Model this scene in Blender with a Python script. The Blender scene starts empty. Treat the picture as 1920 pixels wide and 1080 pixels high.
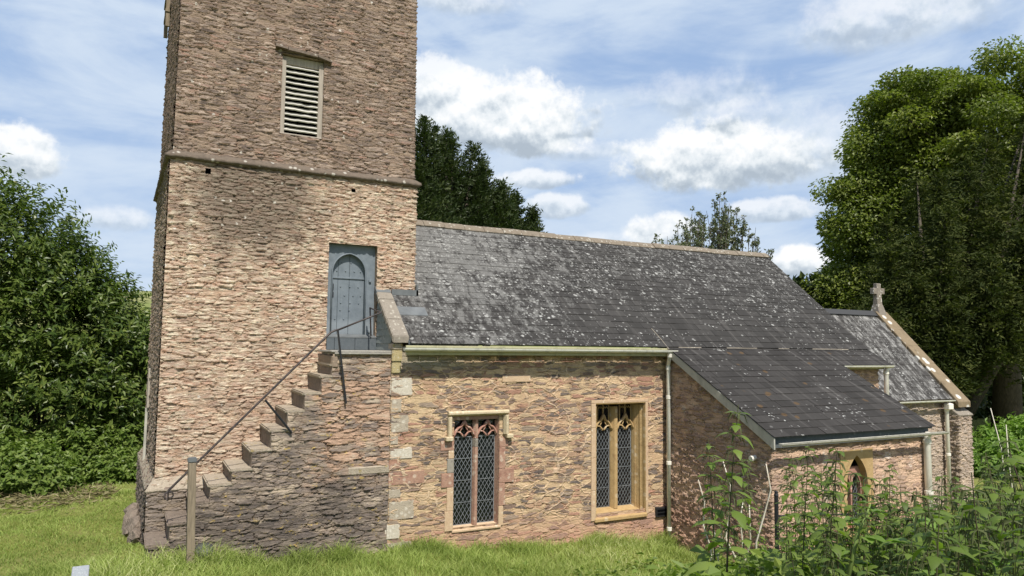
import bpy, bmesh, math, random
import numpy as np
from mathutils import Vector, Matrix

S = bpy.context.scene
COL = S.collection
R = math.radians
random.seed(7)

# ------------------------------------------------------------------ camera, sky, sun, exposure
cd = bpy.data.cameras.new('camera')
cd.sensor_width = 36.0
cd.lens = 36.0 * 1374.0 / 1920.0
cd.clip_start = 0.05
cd.clip_end = 3000
cam = bpy.data.objects.new('camera', cd)
COL.objects.link(cam)
P_, Y_, O_ = R(4.614), R(28.224), R(0.639)
F = Vector((math.sin(Y_) * math.cos(P_), math.cos(Y_) * math.cos(P_), math.sin(P_)))
Rt = Vector((math.cos(Y_), -math.sin(Y_), 0))
Up = Rt.cross(F)
R2 = math.cos(O_) * Rt + math.sin(O_) * Up
U2 = -math.sin(O_) * Rt + math.cos(O_) * Up
mw = Matrix((R2, U2, -F)).transposed().to_4x4()
mw.translation = Vector((0, 0, 3.2))
cam.matrix_world = mw
S.camera = cam

S.view_settings.view_transform = 'Standard'
S.view_settings.look = 'None'
S.view_settings.exposure = 0.1
S.view_settings.gamma = 1.0
S.view_settings.use_curve_mapping = False
S.cycles.max_bounces = 7
S.cycles.diffuse_bounces = 3
S.cycles.transparent_max_bounces = 8
S.cycles.use_adaptive_sampling = False

SUN = Vector((-0.06, -0.57, 0.81)).normalized()
sl = bpy.data.lights.new('sun', 'SUN')
sl.energy = 5.0
sl.angle = R(0.53)
sl.color = (1.0, 0.95, 0.87)
so = bpy.data.objects.new('sun', sl)
COL.objects.link(so)
so.rotation_euler = SUN.to_track_quat('Z', 'Y').to_euler()
so.location = (0, 0, 60)


# ------------------------------------------------------------------ node helper
class NT:
    def __init__(self, tree):
        self.t = tree
        self.n = tree.nodes
        self.l = tree.links

    def put(self, sock, v):
        if isinstance(v, bpy.types.NodeSocket):
            self.l.new(v, sock)
        elif v is not None:
            if hasattr(sock.default_value, '__len__'):
                n = len(sock.default_value)
                if not hasattr(v, '__len__'):
                    v = (v,) * n
                v = tuple(v)
                if n == 4 and len(v) == 3:
                    v = v + (1,)
                sock.default_value = v
            else:
                sock.default_value = v

    def m(self, op, a, b=None, c=None, clamp=False):
        n = self.n.new('ShaderNodeMath')
        n.operation = op
        n.use_clamp = clamp
        for i, v in enumerate((a, b, c)):
            if v is not None:
                self.put(n.inputs[i], v)
        return n.outputs[0]

    def add(self, a, b): return self.m('ADD', a, b)
    def sub(self, a, b): return self.m('SUBTRACT', a, b)
    def mul(self, a, b, clamp=False): return self.m('MULTIPLY', a, b, clamp=clamp)

    def vm(self, op, a, b=None, scale=None):
        n = self.n.new('ShaderNodeVectorMath')
        n.operation = op
        self.put(n.inputs[0], a)
        if b is not None:
            self.put(n.inputs[1], b)
        if scale is not None:
            self.put(n.inputs[3], scale)
        return n.outputs['Value'] if op in ('LENGTH', 'DOT_PRODUCT', 'DISTANCE') else n.outputs[0]

    def ss(self, x, a, b, lo=0.0, hi=1.0):
        n = self.n.new('ShaderNodeMapRange')
        n.interpolation_type = 'SMOOTHSTEP'
        self.put(n.inputs[0], x)
        for i, v in enumerate((a, b, lo, hi)):
            self.put(n.inputs[i + 1], v)
        return n.outputs[0]

    def noise(self, vec, scale, detail=4.0, rough=0.55, dist=0.0, dim='3D'):
        n = self.n.new('ShaderNodeTexNoise')
        n.noise_dimensions = dim
        self.put(n.inputs['Vector'], vec)
        n.inputs['Scale'].default_value = scale
        n.inputs['Detail'].default_value = detail
        n.inputs['Roughness'].default_value = rough
        n.inputs['Distortion'].default_value = dist
        return n.outputs[0]

    def noisec(self, vec, scale, detail=3.0, dim='3D'):
        n = self.n.new('ShaderNodeTexNoise')
        n.noise_dimensions = dim
        self.put(n.inputs['Vector'], vec)
        n.inputs['Scale'].default_value = scale
        n.inputs['Detail'].default_value = detail
        return n.outputs[1]

    def vor(self, vec, scale=1.0, feature='F1', dim='2D', rand=1.0):
        n = self.n.new('ShaderNodeTexVoronoi')
        n.voronoi_dimensions = dim
        n.feature = feature
        self.put(n.inputs['Vector'], vec)
        n.inputs['Scale'].default_value = scale
        n.inputs['Randomness'].default_value = rand
        return n

    def mix(self, f, a, b, typ='MIX'):
        n = self.n.new('ShaderNodeMix')
        n.data_type = 'RGBA'
        n.blend_type = typ
        n.clamp_factor = True
        self.put(n.inputs[0], f)
        self.put(n.inputs[6], a)
        self.put(n.inputs[7], b)
        return n.outputs[2]

    def ramp(self, f, stops, interp='LINEAR'):
        n = self.n.new('ShaderNodeValToRGB')
        n.color_ramp.interpolation = interp
        e = n.color_ramp.elements
        while len(e) < len(stops):
            e.new(0.5)
        for i, (p, c) in enumerate(stops):
            e[i].position = p
            e[i].color = tuple(c) + (1,)
        self.put(n.inputs[0], f)
        return n.outputs[0]

    def sep(self, v):
        n = self.n.new('ShaderNodeSeparateXYZ')
        self.put(n.inputs[0], v)
        return n.outputs[0], n.outputs[1], n.outputs[2]

    def comb(self, x, y, z):
        n = self.n.new('ShaderNodeCombineXYZ')
        for i, v in enumerate((x, y, z)):
            self.put(n.inputs[i], v)
        return n.outputs[0]

    def attr(self, name):
        n = self.n.new('ShaderNodeAttribute')
        n.attribute_name = name
        return n

    def pos(self):
        return self.n.new('ShaderNodeNewGeometry').outputs['Position']

    def scalec(self, c, f):
        return self.vm('SCALE', c, scale=f)

    def bump(self, h, dist=0.01, strength=1.0):
        n = self.n.new('ShaderNodeBump')
        n.inputs['Distance'].default_value = dist
        n.inputs['Strength'].default_value = strength
        self.put(n.inputs['Height'], h)
        return n.outputs[0]


def mat(name, col=None, rough=0.8, spec=0.3, metal=0.0, build=None):
    m = bpy.data.materials.new(name)
    m.use_nodes = True
    b = m.node_tree.nodes['Principled BSDF']
    t = NT(m.node_tree)
    b.inputs['Roughness'].default_value = rough
    b.inputs['Specular IOR Level'].default_value = spec
    b.inputs['Metallic'].default_value = metal
    if col is not None:
        t.put(b.inputs['Base Color'], col)
    if build:
        r = build(t, b, m)
        if r is not None:
            t.put(b.inputs['Base Color'], r)
    return m


# ------------------------------------------------------------------ world: sky with clouds
W = bpy.data.worlds.new('World')
S.world = W
W.use_nodes = True
wt = NT(W.node_tree)
bg = W.node_tree.nodes['Background']
sky = wt.n.new('ShaderNodeTexSky')
sky.sky_type = 'NISHITA'
sky.sun_disc = False
sky.sun_elevation = math.asin(SUN.z)
sky.sun_rotation = R(186)
sky.altitude = 100
sky.air_density = 1.0
sky.dust_density = 1.2
sky.ozone_density = 1.5
SKY_STRENGTH = 0.12


def build_clouds():
    t = wt
    tc = t.n.new('ShaderNodeTexCoord').outputs['Generated']
    d = t.vm('NORMALIZE', tc)
    x, y, z = t.sep(d)
    az = t.mul(t.m('ARCTAN2', x, y), 57.29578)
    el = t.mul(t.m('ARCSINE', z), 57.29578)
    ae = t.comb(az, el, 0.0)
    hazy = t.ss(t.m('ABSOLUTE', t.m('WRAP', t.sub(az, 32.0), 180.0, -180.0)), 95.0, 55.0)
    # ragged cumulus edge
    n1 = t.noise(ae, 0.16, 9, 0.62)
    n2 = t.noise(t.vm('ADD', ae, (40, 13, 5)), 0.55, 7, 0.6)
    n2b = t.noise(t.vm('ADD', ae, (4, 3, 8)), 1.7, 6, 0.6)
    edge = t.add(t.add(t.mul(t.sub(n1, 0.5), 1.7), t.mul(t.sub(n2, 0.5), 1.2)), t.mul(t.sub(n2b, .5), .45))
    clouds = [(27.0, 17.4, 9.8, 4.1, 1.0), (21.2, 19.6, 3.8, 2.9, .8), (44.3, 14.0, 8.2, 3.4, 1.0), (40.0, 8.9, 3.6, 1.8, .9),
              (49.4, 6.3, 2.8, 1.7, 1.0), (30.0, 13.0, 3.8, 1.1, .75), (31.6, 10.9, 3.0, 1.3, .7), (-6.4, 11.9, 3.2, 2.3, .95),
              (24.5, 26.0, 5.4, 1.7, .6), (-.6, 8.4, 3.0, 1.2, .6), (47.6, 10.2, 4.2, 1.3, .7), (56.5, 22.5, 8, 3.0, .65),
              (43.0, 19.0, 7.0, 2.2, .45), (50.0, 14.5, 6.0, 4.0, .5), (46.0, 17.0, 5.0, 2.0, .45), (33.0, 15.2, 4.0, 1.2, .55), (36.0, 8.0, 6.0, 1.2, .5),
              (-50, 16, 14, 4, 1.0), (85, 14, 12, 4, 1.0), (150, 18, 16, 4, .9)]
    dens = None
    shade = None
    for (a0, e0, ra, re, op) in clouds:
        dx = t.mul(t.sub(az, a0), 1.0 / ra)
        dy = t.mul(t.sub(el, e0), 1.0 / re)
        # flatter base: the lower half falls off quicker
        dyl = t.mul(t.m('MINIMUM', dy, 0.0), 1.35)
        dyu = t.m('MAXIMUM', dy, 0.0)
        rr = t.add(t.mul(dx, dx), t.add(t.mul(dyl, dyl), t.mul(dyu, dyu)))
        f = t.sub(1.0, rr)
        ff = t.add(f, edge)
        dd = t.mul(t.ss(ff, 0.0, 0.55 if op > .65 else 1.1), op)
        sh = t.add(t.mul(dy, 0.75), 0.52)
        wgt = t.m('POWER', t.m('MAXIMUM', t.add(ff, .15), 0.001), 3.0)
        if dens is None:
            dens, num, den = dd, t.mul(wgt, sh), wgt
        else:
            num = t.add(num, t.mul(wgt, sh))
            den = t.add(den, wgt)
            dens = t.sub(1.0, t.mul(t.sub(1.0, dens), t.sub(1.0, dd)))
    shade = t.m('DIVIDE', num, den)
    n3 = t.noise(t.vm('ADD', ae, (9, 77, 2)), 0.42, 8, 0.6)
    n4 = t.noise(t.vm('ADD', ae, (3, -0.55, 11)), 0.35, 6, 0.55)
    n5 = t.noise(t.vm('ADD', ae, (3, 0.0, 11)), 0.35, 6, 0.55)
    light = t.add(t.add(shade, t.mul(t.sub(n3, 0.5), 0.75)), t.mul(t.sub(n5, n4), 2.2))
    ccol = t.ramp(light, [(0.05, (.42, .49, .57)), (0.30, (.54, .61, .68)), (0.54, (.77, .82, .86)), (0.80, (.95, .96, .97))])
    # thin high veil in long streaks
    st = t.vm('MULTIPLY', ae, (0.055, 0.17, 1))
    v1 = t.noise(st, 1.0, 6, 0.55, 0.6)
    v2 = t.noise(t.vm('ADD', t.vm('MULTIPLY', ae, (0.1, 0.3, 1)), (7, 3, 1)), 1.0, 7, 0.6, 0.4)
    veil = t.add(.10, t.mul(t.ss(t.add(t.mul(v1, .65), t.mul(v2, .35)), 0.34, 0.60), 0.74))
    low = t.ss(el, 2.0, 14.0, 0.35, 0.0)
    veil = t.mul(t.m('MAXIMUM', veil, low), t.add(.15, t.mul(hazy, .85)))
    base = t.scalec(sky.outputs[0], SKY_STRENGTH)
    # haze kept to the north-east; unseen sky made clearer to deepen the shadows
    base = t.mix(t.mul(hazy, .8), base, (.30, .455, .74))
    c1 = t.mix(veil, base, (.66, .755, .87))
    c2 = t.mix(dens, c1, ccol)
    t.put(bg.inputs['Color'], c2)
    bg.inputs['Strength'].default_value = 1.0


build_clouds()


# ------------------------------------------------------------------ mesh helpers
def origin_of(o):
    v = Vector((0, 0, 0))
    while o is not None:
        v = v + o.location
        o = o.parent
    return v


def link_mesh(name, me, material=None, parent=None):
    o = bpy.data.objects.new(name, me)
    COL.objects.link(o)
    if material is not None:
        for mm in (material if isinstance(material, (list, tuple)) else [material]):
            me.materials.append(mm)
    if parent is not None:
        off = origin_of(parent)
        if off.length > 0:
            me.transform(Matrix.Translation(-off))
        o.parent = parent
    return o


def np_mesh(name, verts, faces, material=None, parent=None, smooth=False, attrs=None, mat_idx=None):
    """verts (N,3) array, faces (M,k) array of one face size."""
    verts = np.asarray(verts, dtype=np.float32)
    faces = np.asarray(faces, dtype=np.int32)
    me = bpy.data.meshes.new(name)
    k = faces.shape[1]
    me.vertices.add(len(verts))
    me.vertices.foreach_set('co', verts.ravel())
    me.loops.add(faces.size)
    me.loops.foreach_set('vertex_index', faces.ravel())
    me.polygons.add(len(faces))
    me.polygons.foreach_set('loop_start', np.arange(0, faces.size, k, dtype=np.int32))
    me.polygons.foreach_set('loop_total', np.full(len(faces), k, dtype=np.int32))
    if mat_idx is not None:
        me.polygons.foreach_set('material_index', np.asarray(mat_idx, dtype=np.int32))
    me.polygons.foreach_set('use_smooth', np.full(len(faces), bool(smooth)))
    me.update(calc_edges=True)
    for an, (dom, arr) in (attrs or {}).items():
        arr = np.asarray(arr, dtype=np.float32)
        if arr.ndim == 2:
            a = me.attributes.new(an, 'FLOAT_VECTOR', dom)
            a.data.foreach_set('vector', arr.ravel())
        else:
            a = me.attributes.new(an, 'FLOAT', dom)
            a.data.foreach_set('value', arr.ravel())
    me.validate()
    return link_mesh(name, me, material, parent)


class MB:
    def __init__(self):
        self.v = []
        self.f = []

    def quad(self, a, b, c, d):
        i = len(self.v)
        self.v += [tuple(a), tuple(b), tuple(c), tuple(d)]
        self.f.append((i, i + 1, i + 2, i + 3))

    def box(self, x0, x1, y0, y1, z0, z1):
        self.hexa([(x0, y0, z0), (x1, y0, z0), (x1, y1, z0), (x0, y1, z0), (x0, y0, z1), (x1, y0, z1), (x1, y1, z1), (x0, y1, z1)])

    def hexa(self, p):
        i = len(self.v)
        self.v += [tuple(q) for q in p]
        for f in ((3, 2, 1, 0), (4, 5, 6, 7), (0, 1, 5, 4), (1, 2, 6, 5), (2, 3, 7, 6), (3, 0, 4, 7)):
            self.f.append(tuple(i + k for k in f))

    def obox(self, c, u, v, w, su, sv, sw):
        c, u, v, w = Vector(c), Vector(u).normalized(), Vector(v).normalized(), Vector(w).normalized()
        pts = []
        for k in (-.5, .5):
            for (a, b) in ((-.5, -.5), (.5, -.5), (.5, .5), (-.5, .5)):
                pts.append(c + u * su * a + v * sv * b + w * sw * k)
        self.hexa(pts)

    def tube(self, path, rad, n=8, cap=True, square=False):
        path = [Vector(p) for p in path]
        rs = rad if hasattr(rad, '__len__') else [rad] * len(path)
        base = len(self.v)
        up = None
        for i, p in enumerate(path):
            a = path[max(i - 1, 0)]
            b = path[min(i + 1, len(path) - 1)]
            d = (b - a).normalized()
            if up is None:
                up = Vector((0, 0, 1)) if abs(d.z) < .9 else Vector((0, 1, 0))
            s = d.cross(up)
            if s.length < 1e-4:
                s = d.cross(Vector((1, 0, 0)))
            s.normalize()
            up = s.cross(d).normalized()
            for k in range(n):
                an = 2 * math.pi * (k + (.5 if n == 4 else 0)) / n
                rr = rs[i] * (1.414 if n == 4 else 1)
                self.v.append(tuple(p + s * rr * math.cos(an) + up * rr * math.sin(an)))
        for i in range(len(path) - 1):
            for k in range(n):
                a = base + i * n + k
                b = base + i * n + (k + 1) % n
                self.f.append((a, b, b + n, a + n))
        if cap:
            self.f.append(tuple(base + k for k in reversed(range(n))))
            e = base + (len(path) - 1) * n
            self.f.append(tuple(e + k for k in range(n)))

    def prism(self, poly, axis_fn, d0, d1):
        """poly list of 2d; axis_fn(a,b,d)->3d ; extruded from d0 to d1"""
        n = len(poly)
        i = len(self.v)
        self.v += [tuple(axis_fn(a, b, d0)) for a, b in poly]
        self.v += [tuple(axis_fn(a, b, d1)) for a, b in poly]
        self.f.append(tuple(i + k for k in range(n)))
        self.f.append(tuple(i + n + k for k in reversed(range(n))))
        for k in range(n):
            a, b = i + k, i + (k + 1) % n
            self.f.append((b, a, a + n, b + n))

    def ico(self, c, r, sub=1, squash=(1, 1, 1)):
        bm = bmesh.new()
        bmesh.ops.create_icosphere(bm, subdivisions=sub, radius=1)
        i = len(self.v)
        for v in bm.verts:
            self.v.append((c[0] + v.co.x * r * squash[0], c[1] + v.co.y * r * squash[1], c[2] + v.co.z * r * squash[2]))
        for f in bm.faces:
            self.f.append(tuple(i + v.index for v in f.verts))
        bm.free()

    def build(self, name, material=None, parent=None, smooth=False, bevel=0, seg=1, jitter=0):
        if jitter:
            rr = random.Random(len(self.v))
            self.v = [(a + rr.uniform(-jitter, jitter), b + rr.uniform(-jitter, jitter), c + rr.uniform(-jitter, jitter)) for a, b, c in self.v]
        me = bpy.data.meshes.new(name)
        me.from_pydata(self.v, [], self.f)
        bm = bmesh.new()
        bm.from_mesh(me)
        bmesh.ops.recalc_face_normals(bm, faces=bm.faces)
        if bevel:
            bmesh.ops.bevel(bm, geom=list(bm.edges), offset=bevel, segments=seg, affect='EDGES', clamp_overlap=True)
        bm.to_mesh(me)
        bm.free()
        if smooth:
            me.polygons.foreach_set('use_smooth', [True] * len(me.polygons))
        me.update()
        return link_mesh(name, me, material, parent)


def empty(name, loc, label=None, cat=None, group=None):
    o = bpy.data.objects.new(name, None)
    COL.objects.link(o)
    o.location = loc
    o.empty_display_size = .2
    tag(o, label, cat, group)
    return o


def tag(o, label=None, cat=None, group=None, kind=None):
    if label: o['label'] = label
    if cat: o['category'] = cat
    if group: o['group'] = group
    if kind: o['kind'] = kind
    return o


# ------------------------------------------------------------------ masonry
def masonry(name, kind):
    """rubble stonework laid out in metres along (u, z) of the wall; real displacement"""
    def b(t, bs, m):
        st = t.attr('st').outputs['Vector']
        u, z, _ = t.sep(st)
        w1 = t.noisec(st, 1.4, 2)
        w2 = t.noisec(st, 7.0, 2)
        warp = t.vm('ADD', t.vm('SCALE', t.vm('SUBTRACT', w1, (.5, .5, .5)), scale=.13),
                    t.vm('SCALE', t.vm('SUBTRACT', w2, (.5, .5, .5)), scale=.045))
        wst = t.vm('ADD', st, t.vm('MULTIPLY', warp, (1.0, .55, 0)))
        su, sz, m0, m1, H = {'tower': (4.0, 16.0, .0, .18, .023), 'nave': (3.8, 17.0, .02, .14, .013),
                             'stair': (3.2, 14.0, .0, .14, .024), 'lean': (4.6, 15.0, .04, .22, .024),
                             'chancel': (4.2, 14.0, .04, .18, .034)}[kind]
        # larger stones scattered in runs among the small ones
        bn = t.noise(t.vm('MULTIPLY', st, (1.1, 2.6, 0)), 1.0, 2)
        big = t.add(t.sub(1.0, t.mul(t.m('GREATER_THAN', bn, .55), .36)), t.mul(t.m('LESS_THAN', bn, .40), .45))
        v = t.vm('MULTIPLY', t.vm('SCALE', wst, scale=big), (su, sz, 0))
        nf = t.noise(t.vm('MULTIPLY', wst, (7, 34, 0)), 1.0, 6, .68)
        v = t.vm('ADD', v, t.vm('SCALE', t.vm('SUBTRACT', t.noisec(t.vm('MULTIPLY', st, (14, 34, 0)), 1.0, 3), (.5, .5, .5)), scale=.55))
        v = t.vm('MULTIPLY', v, (1, 1, 0))
        rd = {'nave': .78, 'tower': .86, 'stair': .82}.get(kind, .9)
        cell = t.vor(v, 1.0, 'F1', '2D', rd)
        edge = t.vor(v, 1.0, 'DISTANCE_TO_EDGE', '2D', rd).outputs['Distance']
        sc = t.n.new('ShaderNodeSeparateColor')
        t.l.new(cell.outputs['Color'], sc.inputs[0])
        r1, r2, r3 = sc.outputs
        loc = t.vm('SUBTRACT', v, cell.outputs['Position'])
        lx, lz, _z = t.sep(loc)
        ng = t.noise(t.vm('MULTIPLY', st, (1, 1.6, 1)), 27.0, 5, .72)
        nm = t.noise(st, 3.2, 5, .6)
        nb = t.noise(st, 0.75, 4, .6)
        e2 = t.add(edge, t.mul(t.sub(nf, .5), .22))
        mask = t.ss(e2, m0, m1)
        # a share of cells stay buried in mortar
        bury = {'tower': .12, 'nave': .26, 'stair': .10, 'lean': .3, 'chancel': .15}[kind]
        mask = t.mul(mask, t.ss(t.add(r3, t.mul(t.sub(nm, .5), .6)), bury - .1, bury + .1))
        # each stone leans out towards its lower edge, by its own amount
        tilt = t.mul(t.mul(lz, -1.0), t.add(.15, t.mul(r1, 1.5)))
        hs = t.add(t.add(.25, t.mul(r3, .5)), tilt)
        h = t.mul(t.mul(mask, hs), H)
        h = t.add(h, t.mul(t.sub(nf, .5), H * (2.3 if kind == 'tower' else 1.5)))
        h = t.add(h, t.mul(t.sub(ng, .5), .020 if kind == 'tower' else .012))
        h = t.add(h, t.mul(t.sub(nb, .5), .03))
        # joints raked back, dark and narrow
        h = t.sub(h, t.mul(t.mul(t.ss(edge, .06, .0), t.ss(nm, .35, .6)), .018))
        if kind in ('tower', 'lean', 'stair', 'chancel'):
            # thin slaty ledges breaking the faces up
            v2 = t.vm('MULTIPLY', t.vm('ADD', wst, (.37, .11, 0)), (7.0, 27.0, 0))
            v2 = t.vm('ADD', v2, t.vm('SCALE', t.vm('SUBTRACT', t.noisec(t.vm('MULTIPLY', st, (20, 50, 0)), 1.0, 2), (.5, .5, .5)), scale=.5))
            v2 = t.vm('MULTIPLY', v2, (1, 1, 0))
            c2 = t.vor(v2, 1.0, 'F1', '2D', 1.0)
            s2 = t.n.new('ShaderNodeSeparateColor')
            t.l.new(c2.outputs['Color'], s2.inputs[0])
            l2 = t.vm('SUBTRACT', v2, c2.outputs['Position'])
            _a, lz2, _b = t.sep(l2)
            h = t.add(h, t.mul(t.add(t.mul(s2.outputs[0], .6), t.mul(t.mul(lz2, -1.2), s2.outputs[2])), .020))
            r2 = t.add(t.mul(r2, .65), t.mul(s2.outputs[1], .35))
        if kind == 'tower':
            up = t.ss(t.add(z, t.mul(t.sub(nm, .5), .3)), 6.02, 6.14)
            low = t.sub(1.0, t.ss(t.add(z, t.mul(t.sub(nm, .5), .2)), 1.0, 1.22))
            stone_u = t.ramp(r2, [(.12, (.10, .078, .066)), (.3, (.27, .205, .16)), (.45, (.14, .106, .09)), (.6, (.40, .315, .25)), (.75, (.20, .15, .122)), (.9, (.33, .205, .155))])
            mort_u = t.ramp(nm, [(.3, (.27, .20, .15)), (.55, (.36, .27, .20)), (.75, (.44, .30, .22))])
            r2 = t.add(t.mul(r2, .62), t.mul(t.noise(t.vm('MULTIPLY', st, (9, 24, 0)), 1.0, 5, .7), .38))
            stone_l = t.ramp(r2, [(.1, (.34, .255, .20)), (.3, (.50, .405, .31)), (.5, (.29, .20, .16)), (.7, (.59, .50, .385)), (.9, (.24, .155, .13))])
            mort_l = t.ramp(nm, [(.25, (.45, .345, .25)), (.5, (.53, .37, .26)), (.75, (.51, .32, .225))])
            stone_p = t.ramp(r2, [(0, (.16, .135, .115)), (.5, (.25, .205, .17)), (1, (.33, .27, .21))])
            cu = t.mix(t.mul(mask, .9), mort_u, stone_u)
            cl = t.mix(t.mul(mask, .62), mort_l, stone_l)
            # cream remains of limewash, and bare orange pointing
            cr = t.mul(t.ss(t.add(t.mul(t.noise(t.vm('MULTIPLY', st, (5.0, 13.0, 0)), 1.0, 7, .75), .65), t.mul(nf, .35)), .48, .58), t.ss(t.add(nb, t.mul(t.sub(z, 3.0), .05)), .30, .55, .45, 1.0))
            cl = t.mix(t.mul(cr, .8), cl, (.70, .625, .47))
            orr = t.ss(t.noise(t.vm('MULTIPLY', t.vm('ADD', st, (31, 7, 0)), (2.6, 8.5, 0)), 1.0, 8, .75), .545, .61)
            cl = t.mix(t.mul(orr, .62), cl, (.50, .295, .20))
            dk = t.ss(t.noise(t.vm('MULTIPLY', t.vm('ADD', st, (11, 3, 0)), (5.0, 17.0, 0)), 1.0, 7, .75), .57, .63)
            cl = t.mix(t.mul(dk, .7), cl, (.19, .145, .115))
            cru = t.ss(t.noise(t.vm('MULTIPLY', t.vm('ADD', st, (19, 5, 0)), (3.0, 9.0, 0)), 1.0, 7, .75), .54, .64)
            cu = t.mix(t.mul(cru, .5), cu, (.37, .265, .195))
            cul = t.ss(t.noise(t.vm('MULTIPLY', t.vm('ADD', st, (23, 15, 0)), (7.0, 17.0, 0)), 1.0, 7, .75), .57, .66)
            cu = t.mix(t.mul(cul, .62), cu, (.46, .405, .33))
            # dark weathering running down from the string course, left side
            dx = t.mul(t.sub(u, 1.2), .72)
            dz = t.mul(t.sub(z, 5.5), .85)
            gauss = t.m('EXPONENT', t.mul(t.add(t.mul(dx, dx), t.mul(dz, dz)), -1.0))
            stain = t.ss(t.add(gauss, t.mul(t.sub(nm, .5), .9)), .30, .85)
            str_ = t.ss(t.add(t.noise(t.vm('MULTIPLY', st, (5.0, .55, 0)), 1.0, 4, .6), t.mul(t.sub(z, 5.2), .10)), .55, .72)
            brn = t.ss(t.noise(t.vm('MULTIPLY', t.vm('ADD', st, (41, 2, 0)), (1.5, 2.2, 0)), 1.0, 7, .72), .54, .66)
            cl = t.mix(t.mul(brn, .5), cl, (.26, .185, .14))
            cl = t.mix(t.mul(t.m('MAXIMUM', stain, t.mul(str_, .5)), .75), cl, (.15, .118, .092))
            col = t.mix(up, cl, cu)
            col = t.mix(low, col, t.mix(mask, (.30, .24, .18), stone_p))
            lich = t.vor(st, 9.0, 'F1', '2D', 1.0)
            ls = t.n.new('ShaderNodeSeparateColor')
            t.l.new(lich.outputs['Color'], ls.inputs[0])
            spot = t.mul(t.ss(t.add(lich.outputs['Distance'], t.mul(t.sub(nf, .5), .9)), .20, .1), t.m('GREATER_THAN', ls.outputs[0], .95))
            spot = t.m('MAXIMUM', spot, t.mul(t.ss(t.noise(t.vm('MULTIPLY', st, (13, 26, 0)), 1.0, 5, .7), .64, .70), .55))
            col = t.mix(t.mul(spot, .75), col, (.72, .68, .60))
            # shade of the west face painted in as a darker tone
            west_shade = t.ss(u, 12.0, 12.02)
            col = t.mix(t.mul(west_shade, .55), col, (.15, .12, .10))
        elif kind == 'nave':
            stone = t.ramp(r2, [(0, (.20, .14, .11)), (.16, (.38, .25, .165)), (.30, (.15, .12, .105)), (.40, (.34, .19, .135)), (.54, (.27, .21, .16)), (.66, (.46, .34, .215)), (.80, (.23, .165, .13)), (.93, (.11, .092, .085))], 'CONSTANT')
            mort = t.ramp(nb, [(.3, (.55, .385, .235)), (.5, (.60, .445, .275)), (.7, (.54, .345, .215))])
            mort = t.mix(t.ss(nm, .5, .7), mort, (.50, .30, .205))
            col = t.mix(t.mul(mask, .95), mort, stone)
            # raised ribbon pointing in paler mortar
            wr = t.vm('ADD', st, t.vm('MULTIPLY', t.vm('SUBTRACT', t.noisec(st, 2.4, 2), (.5, .5, .5)), (.35, .22, 0)))
            rib = t.vor(t.vm('MULTIPLY', wr, (3.3, 7.5, 0)), 1.0, 'DISTANCE_TO_EDGE', '2D', 1.0).outputs['Distance']
            rm = t.mul(t.ss(rib, .075, .035), t.ss(t.noise(st, 1.1, 4, .6), .44, .56))
            rm = t.mul(rm, t.ss(z, -.1, .4))
            col = t.mix(t.mul(rm, .7), col, (.60, .45, .31))
            h = t.add(t.mul(h, t.sub(1.0, t.mul(rm, .5))), t.mul(rm, .016))
            # reddened, sand-blasted foot of the wall
            foot = t.ss(t.add(z, t.mul(t.sub(nm, .5), .9)), .45, -.2)
            col = t.mix(t.mul(foot, .6), col, (.52, .30, .22))
            gl = t.mul(t.ss(t.add(z, t.mul(t.sub(nm, .5), .25)), 2.78, 2.92), t.ss(u, 2.0, .4))
            col = t.mix(t.mul(gl, .8), col, (.34, .31, .24))
        elif kind == 'stair':
            stone = t.ramp(r2, [(.1, (.10, .085, .075)), (.3, (.23, .185, .15)), (.5, (.135, .112, .10)), (.7, (.32, .26, .20)), (.9, (.18, .145, .125))])
            mort = t.ramp(nm, [(.3, (.21, .17, .135)), (.55, (.33, .26, .20)), (.8, (.42, .31, .225))])
            right = t.ss(t.add(u, t.add(t.mul(t.sub(nm, .5), 2.2), t.add(t.mul(t.sub(nf, .5), .8), t.mul(t.sub(z, 1.4), .12)))), 2.45, 2.95)
            right = t.mul(right, t.ss(t.add(z, t.mul(t.sub(nm, .5), 1.0)), .95, 1.45))
            mort = t.mix(right, mort, (.42, .285, .20))
            mask2 = t.mul(mask, t.sub(1.0, t.mul(right, t.ss(r3, .45, .55))))
            col = t.mix(t.mul(mask2, .92), mort, stone)
            pale = t.ss(t.add(t.noise(t.vm('MULTIPLY', t.vm('ADD', st, (3, 1, 0)), (2.2, 5, 0)), 1.0, 6, .7), t.ss(t.sub(z, t.mul(u, .85)), -.35, .35, 0, .10)), .54, .64)
            col = t.mix(t.mul(pale, .7), col, (.46, .38, .28))
            db = t.mul(t.ss(t.add(t.noise(t.vm('MULTIPLY', t.vm('ADD', st, (13, 9, 0)), (1.2, 2.4, 0)), 1.0, 6, .7), t.ss(z, 1.7, .6, -.12, .09)), .48, .60), t.ss(u, 3.75, 3.2))
            col = t.mix(t.mul(db, .62), col, (.075, .064, .058))
            wsp = t.ss(t.noise(t.vm('MULTIPLY', st, (9, 20, 0)), 1.0, 6, .75), .61, .68)
            col = t.mix(t.mul(wsp, .6), col, (.50, .46, .39))
            yl = t.mul(t.ss(t.noise(t.vm('MULTIPLY', t.vm('ADD', st, (5, 3, 0)), (1, 2, 1)), 5.0, 6, .75), .58, .64), t.ss(nb, .40, .52))
            col = t.mix(t.mul(yl, .8), col, (.46, .33, .09))
        elif kind == 'lean':
            stone = t.ramp(r2, [(0, (.20, .15, .125)), (.4, (.30, .20, .155)), (.7, (.36, .26, .20)), (1, (.24, .19, .16))])
            mort = t.ramp(nm, [(.3, (.56, .38, .265)), (.6, (.60, .43, .30)), (.8, (.52, .30, .21))])
            col = t.mix(t.mul(mask, .75), mort, stone)
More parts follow.
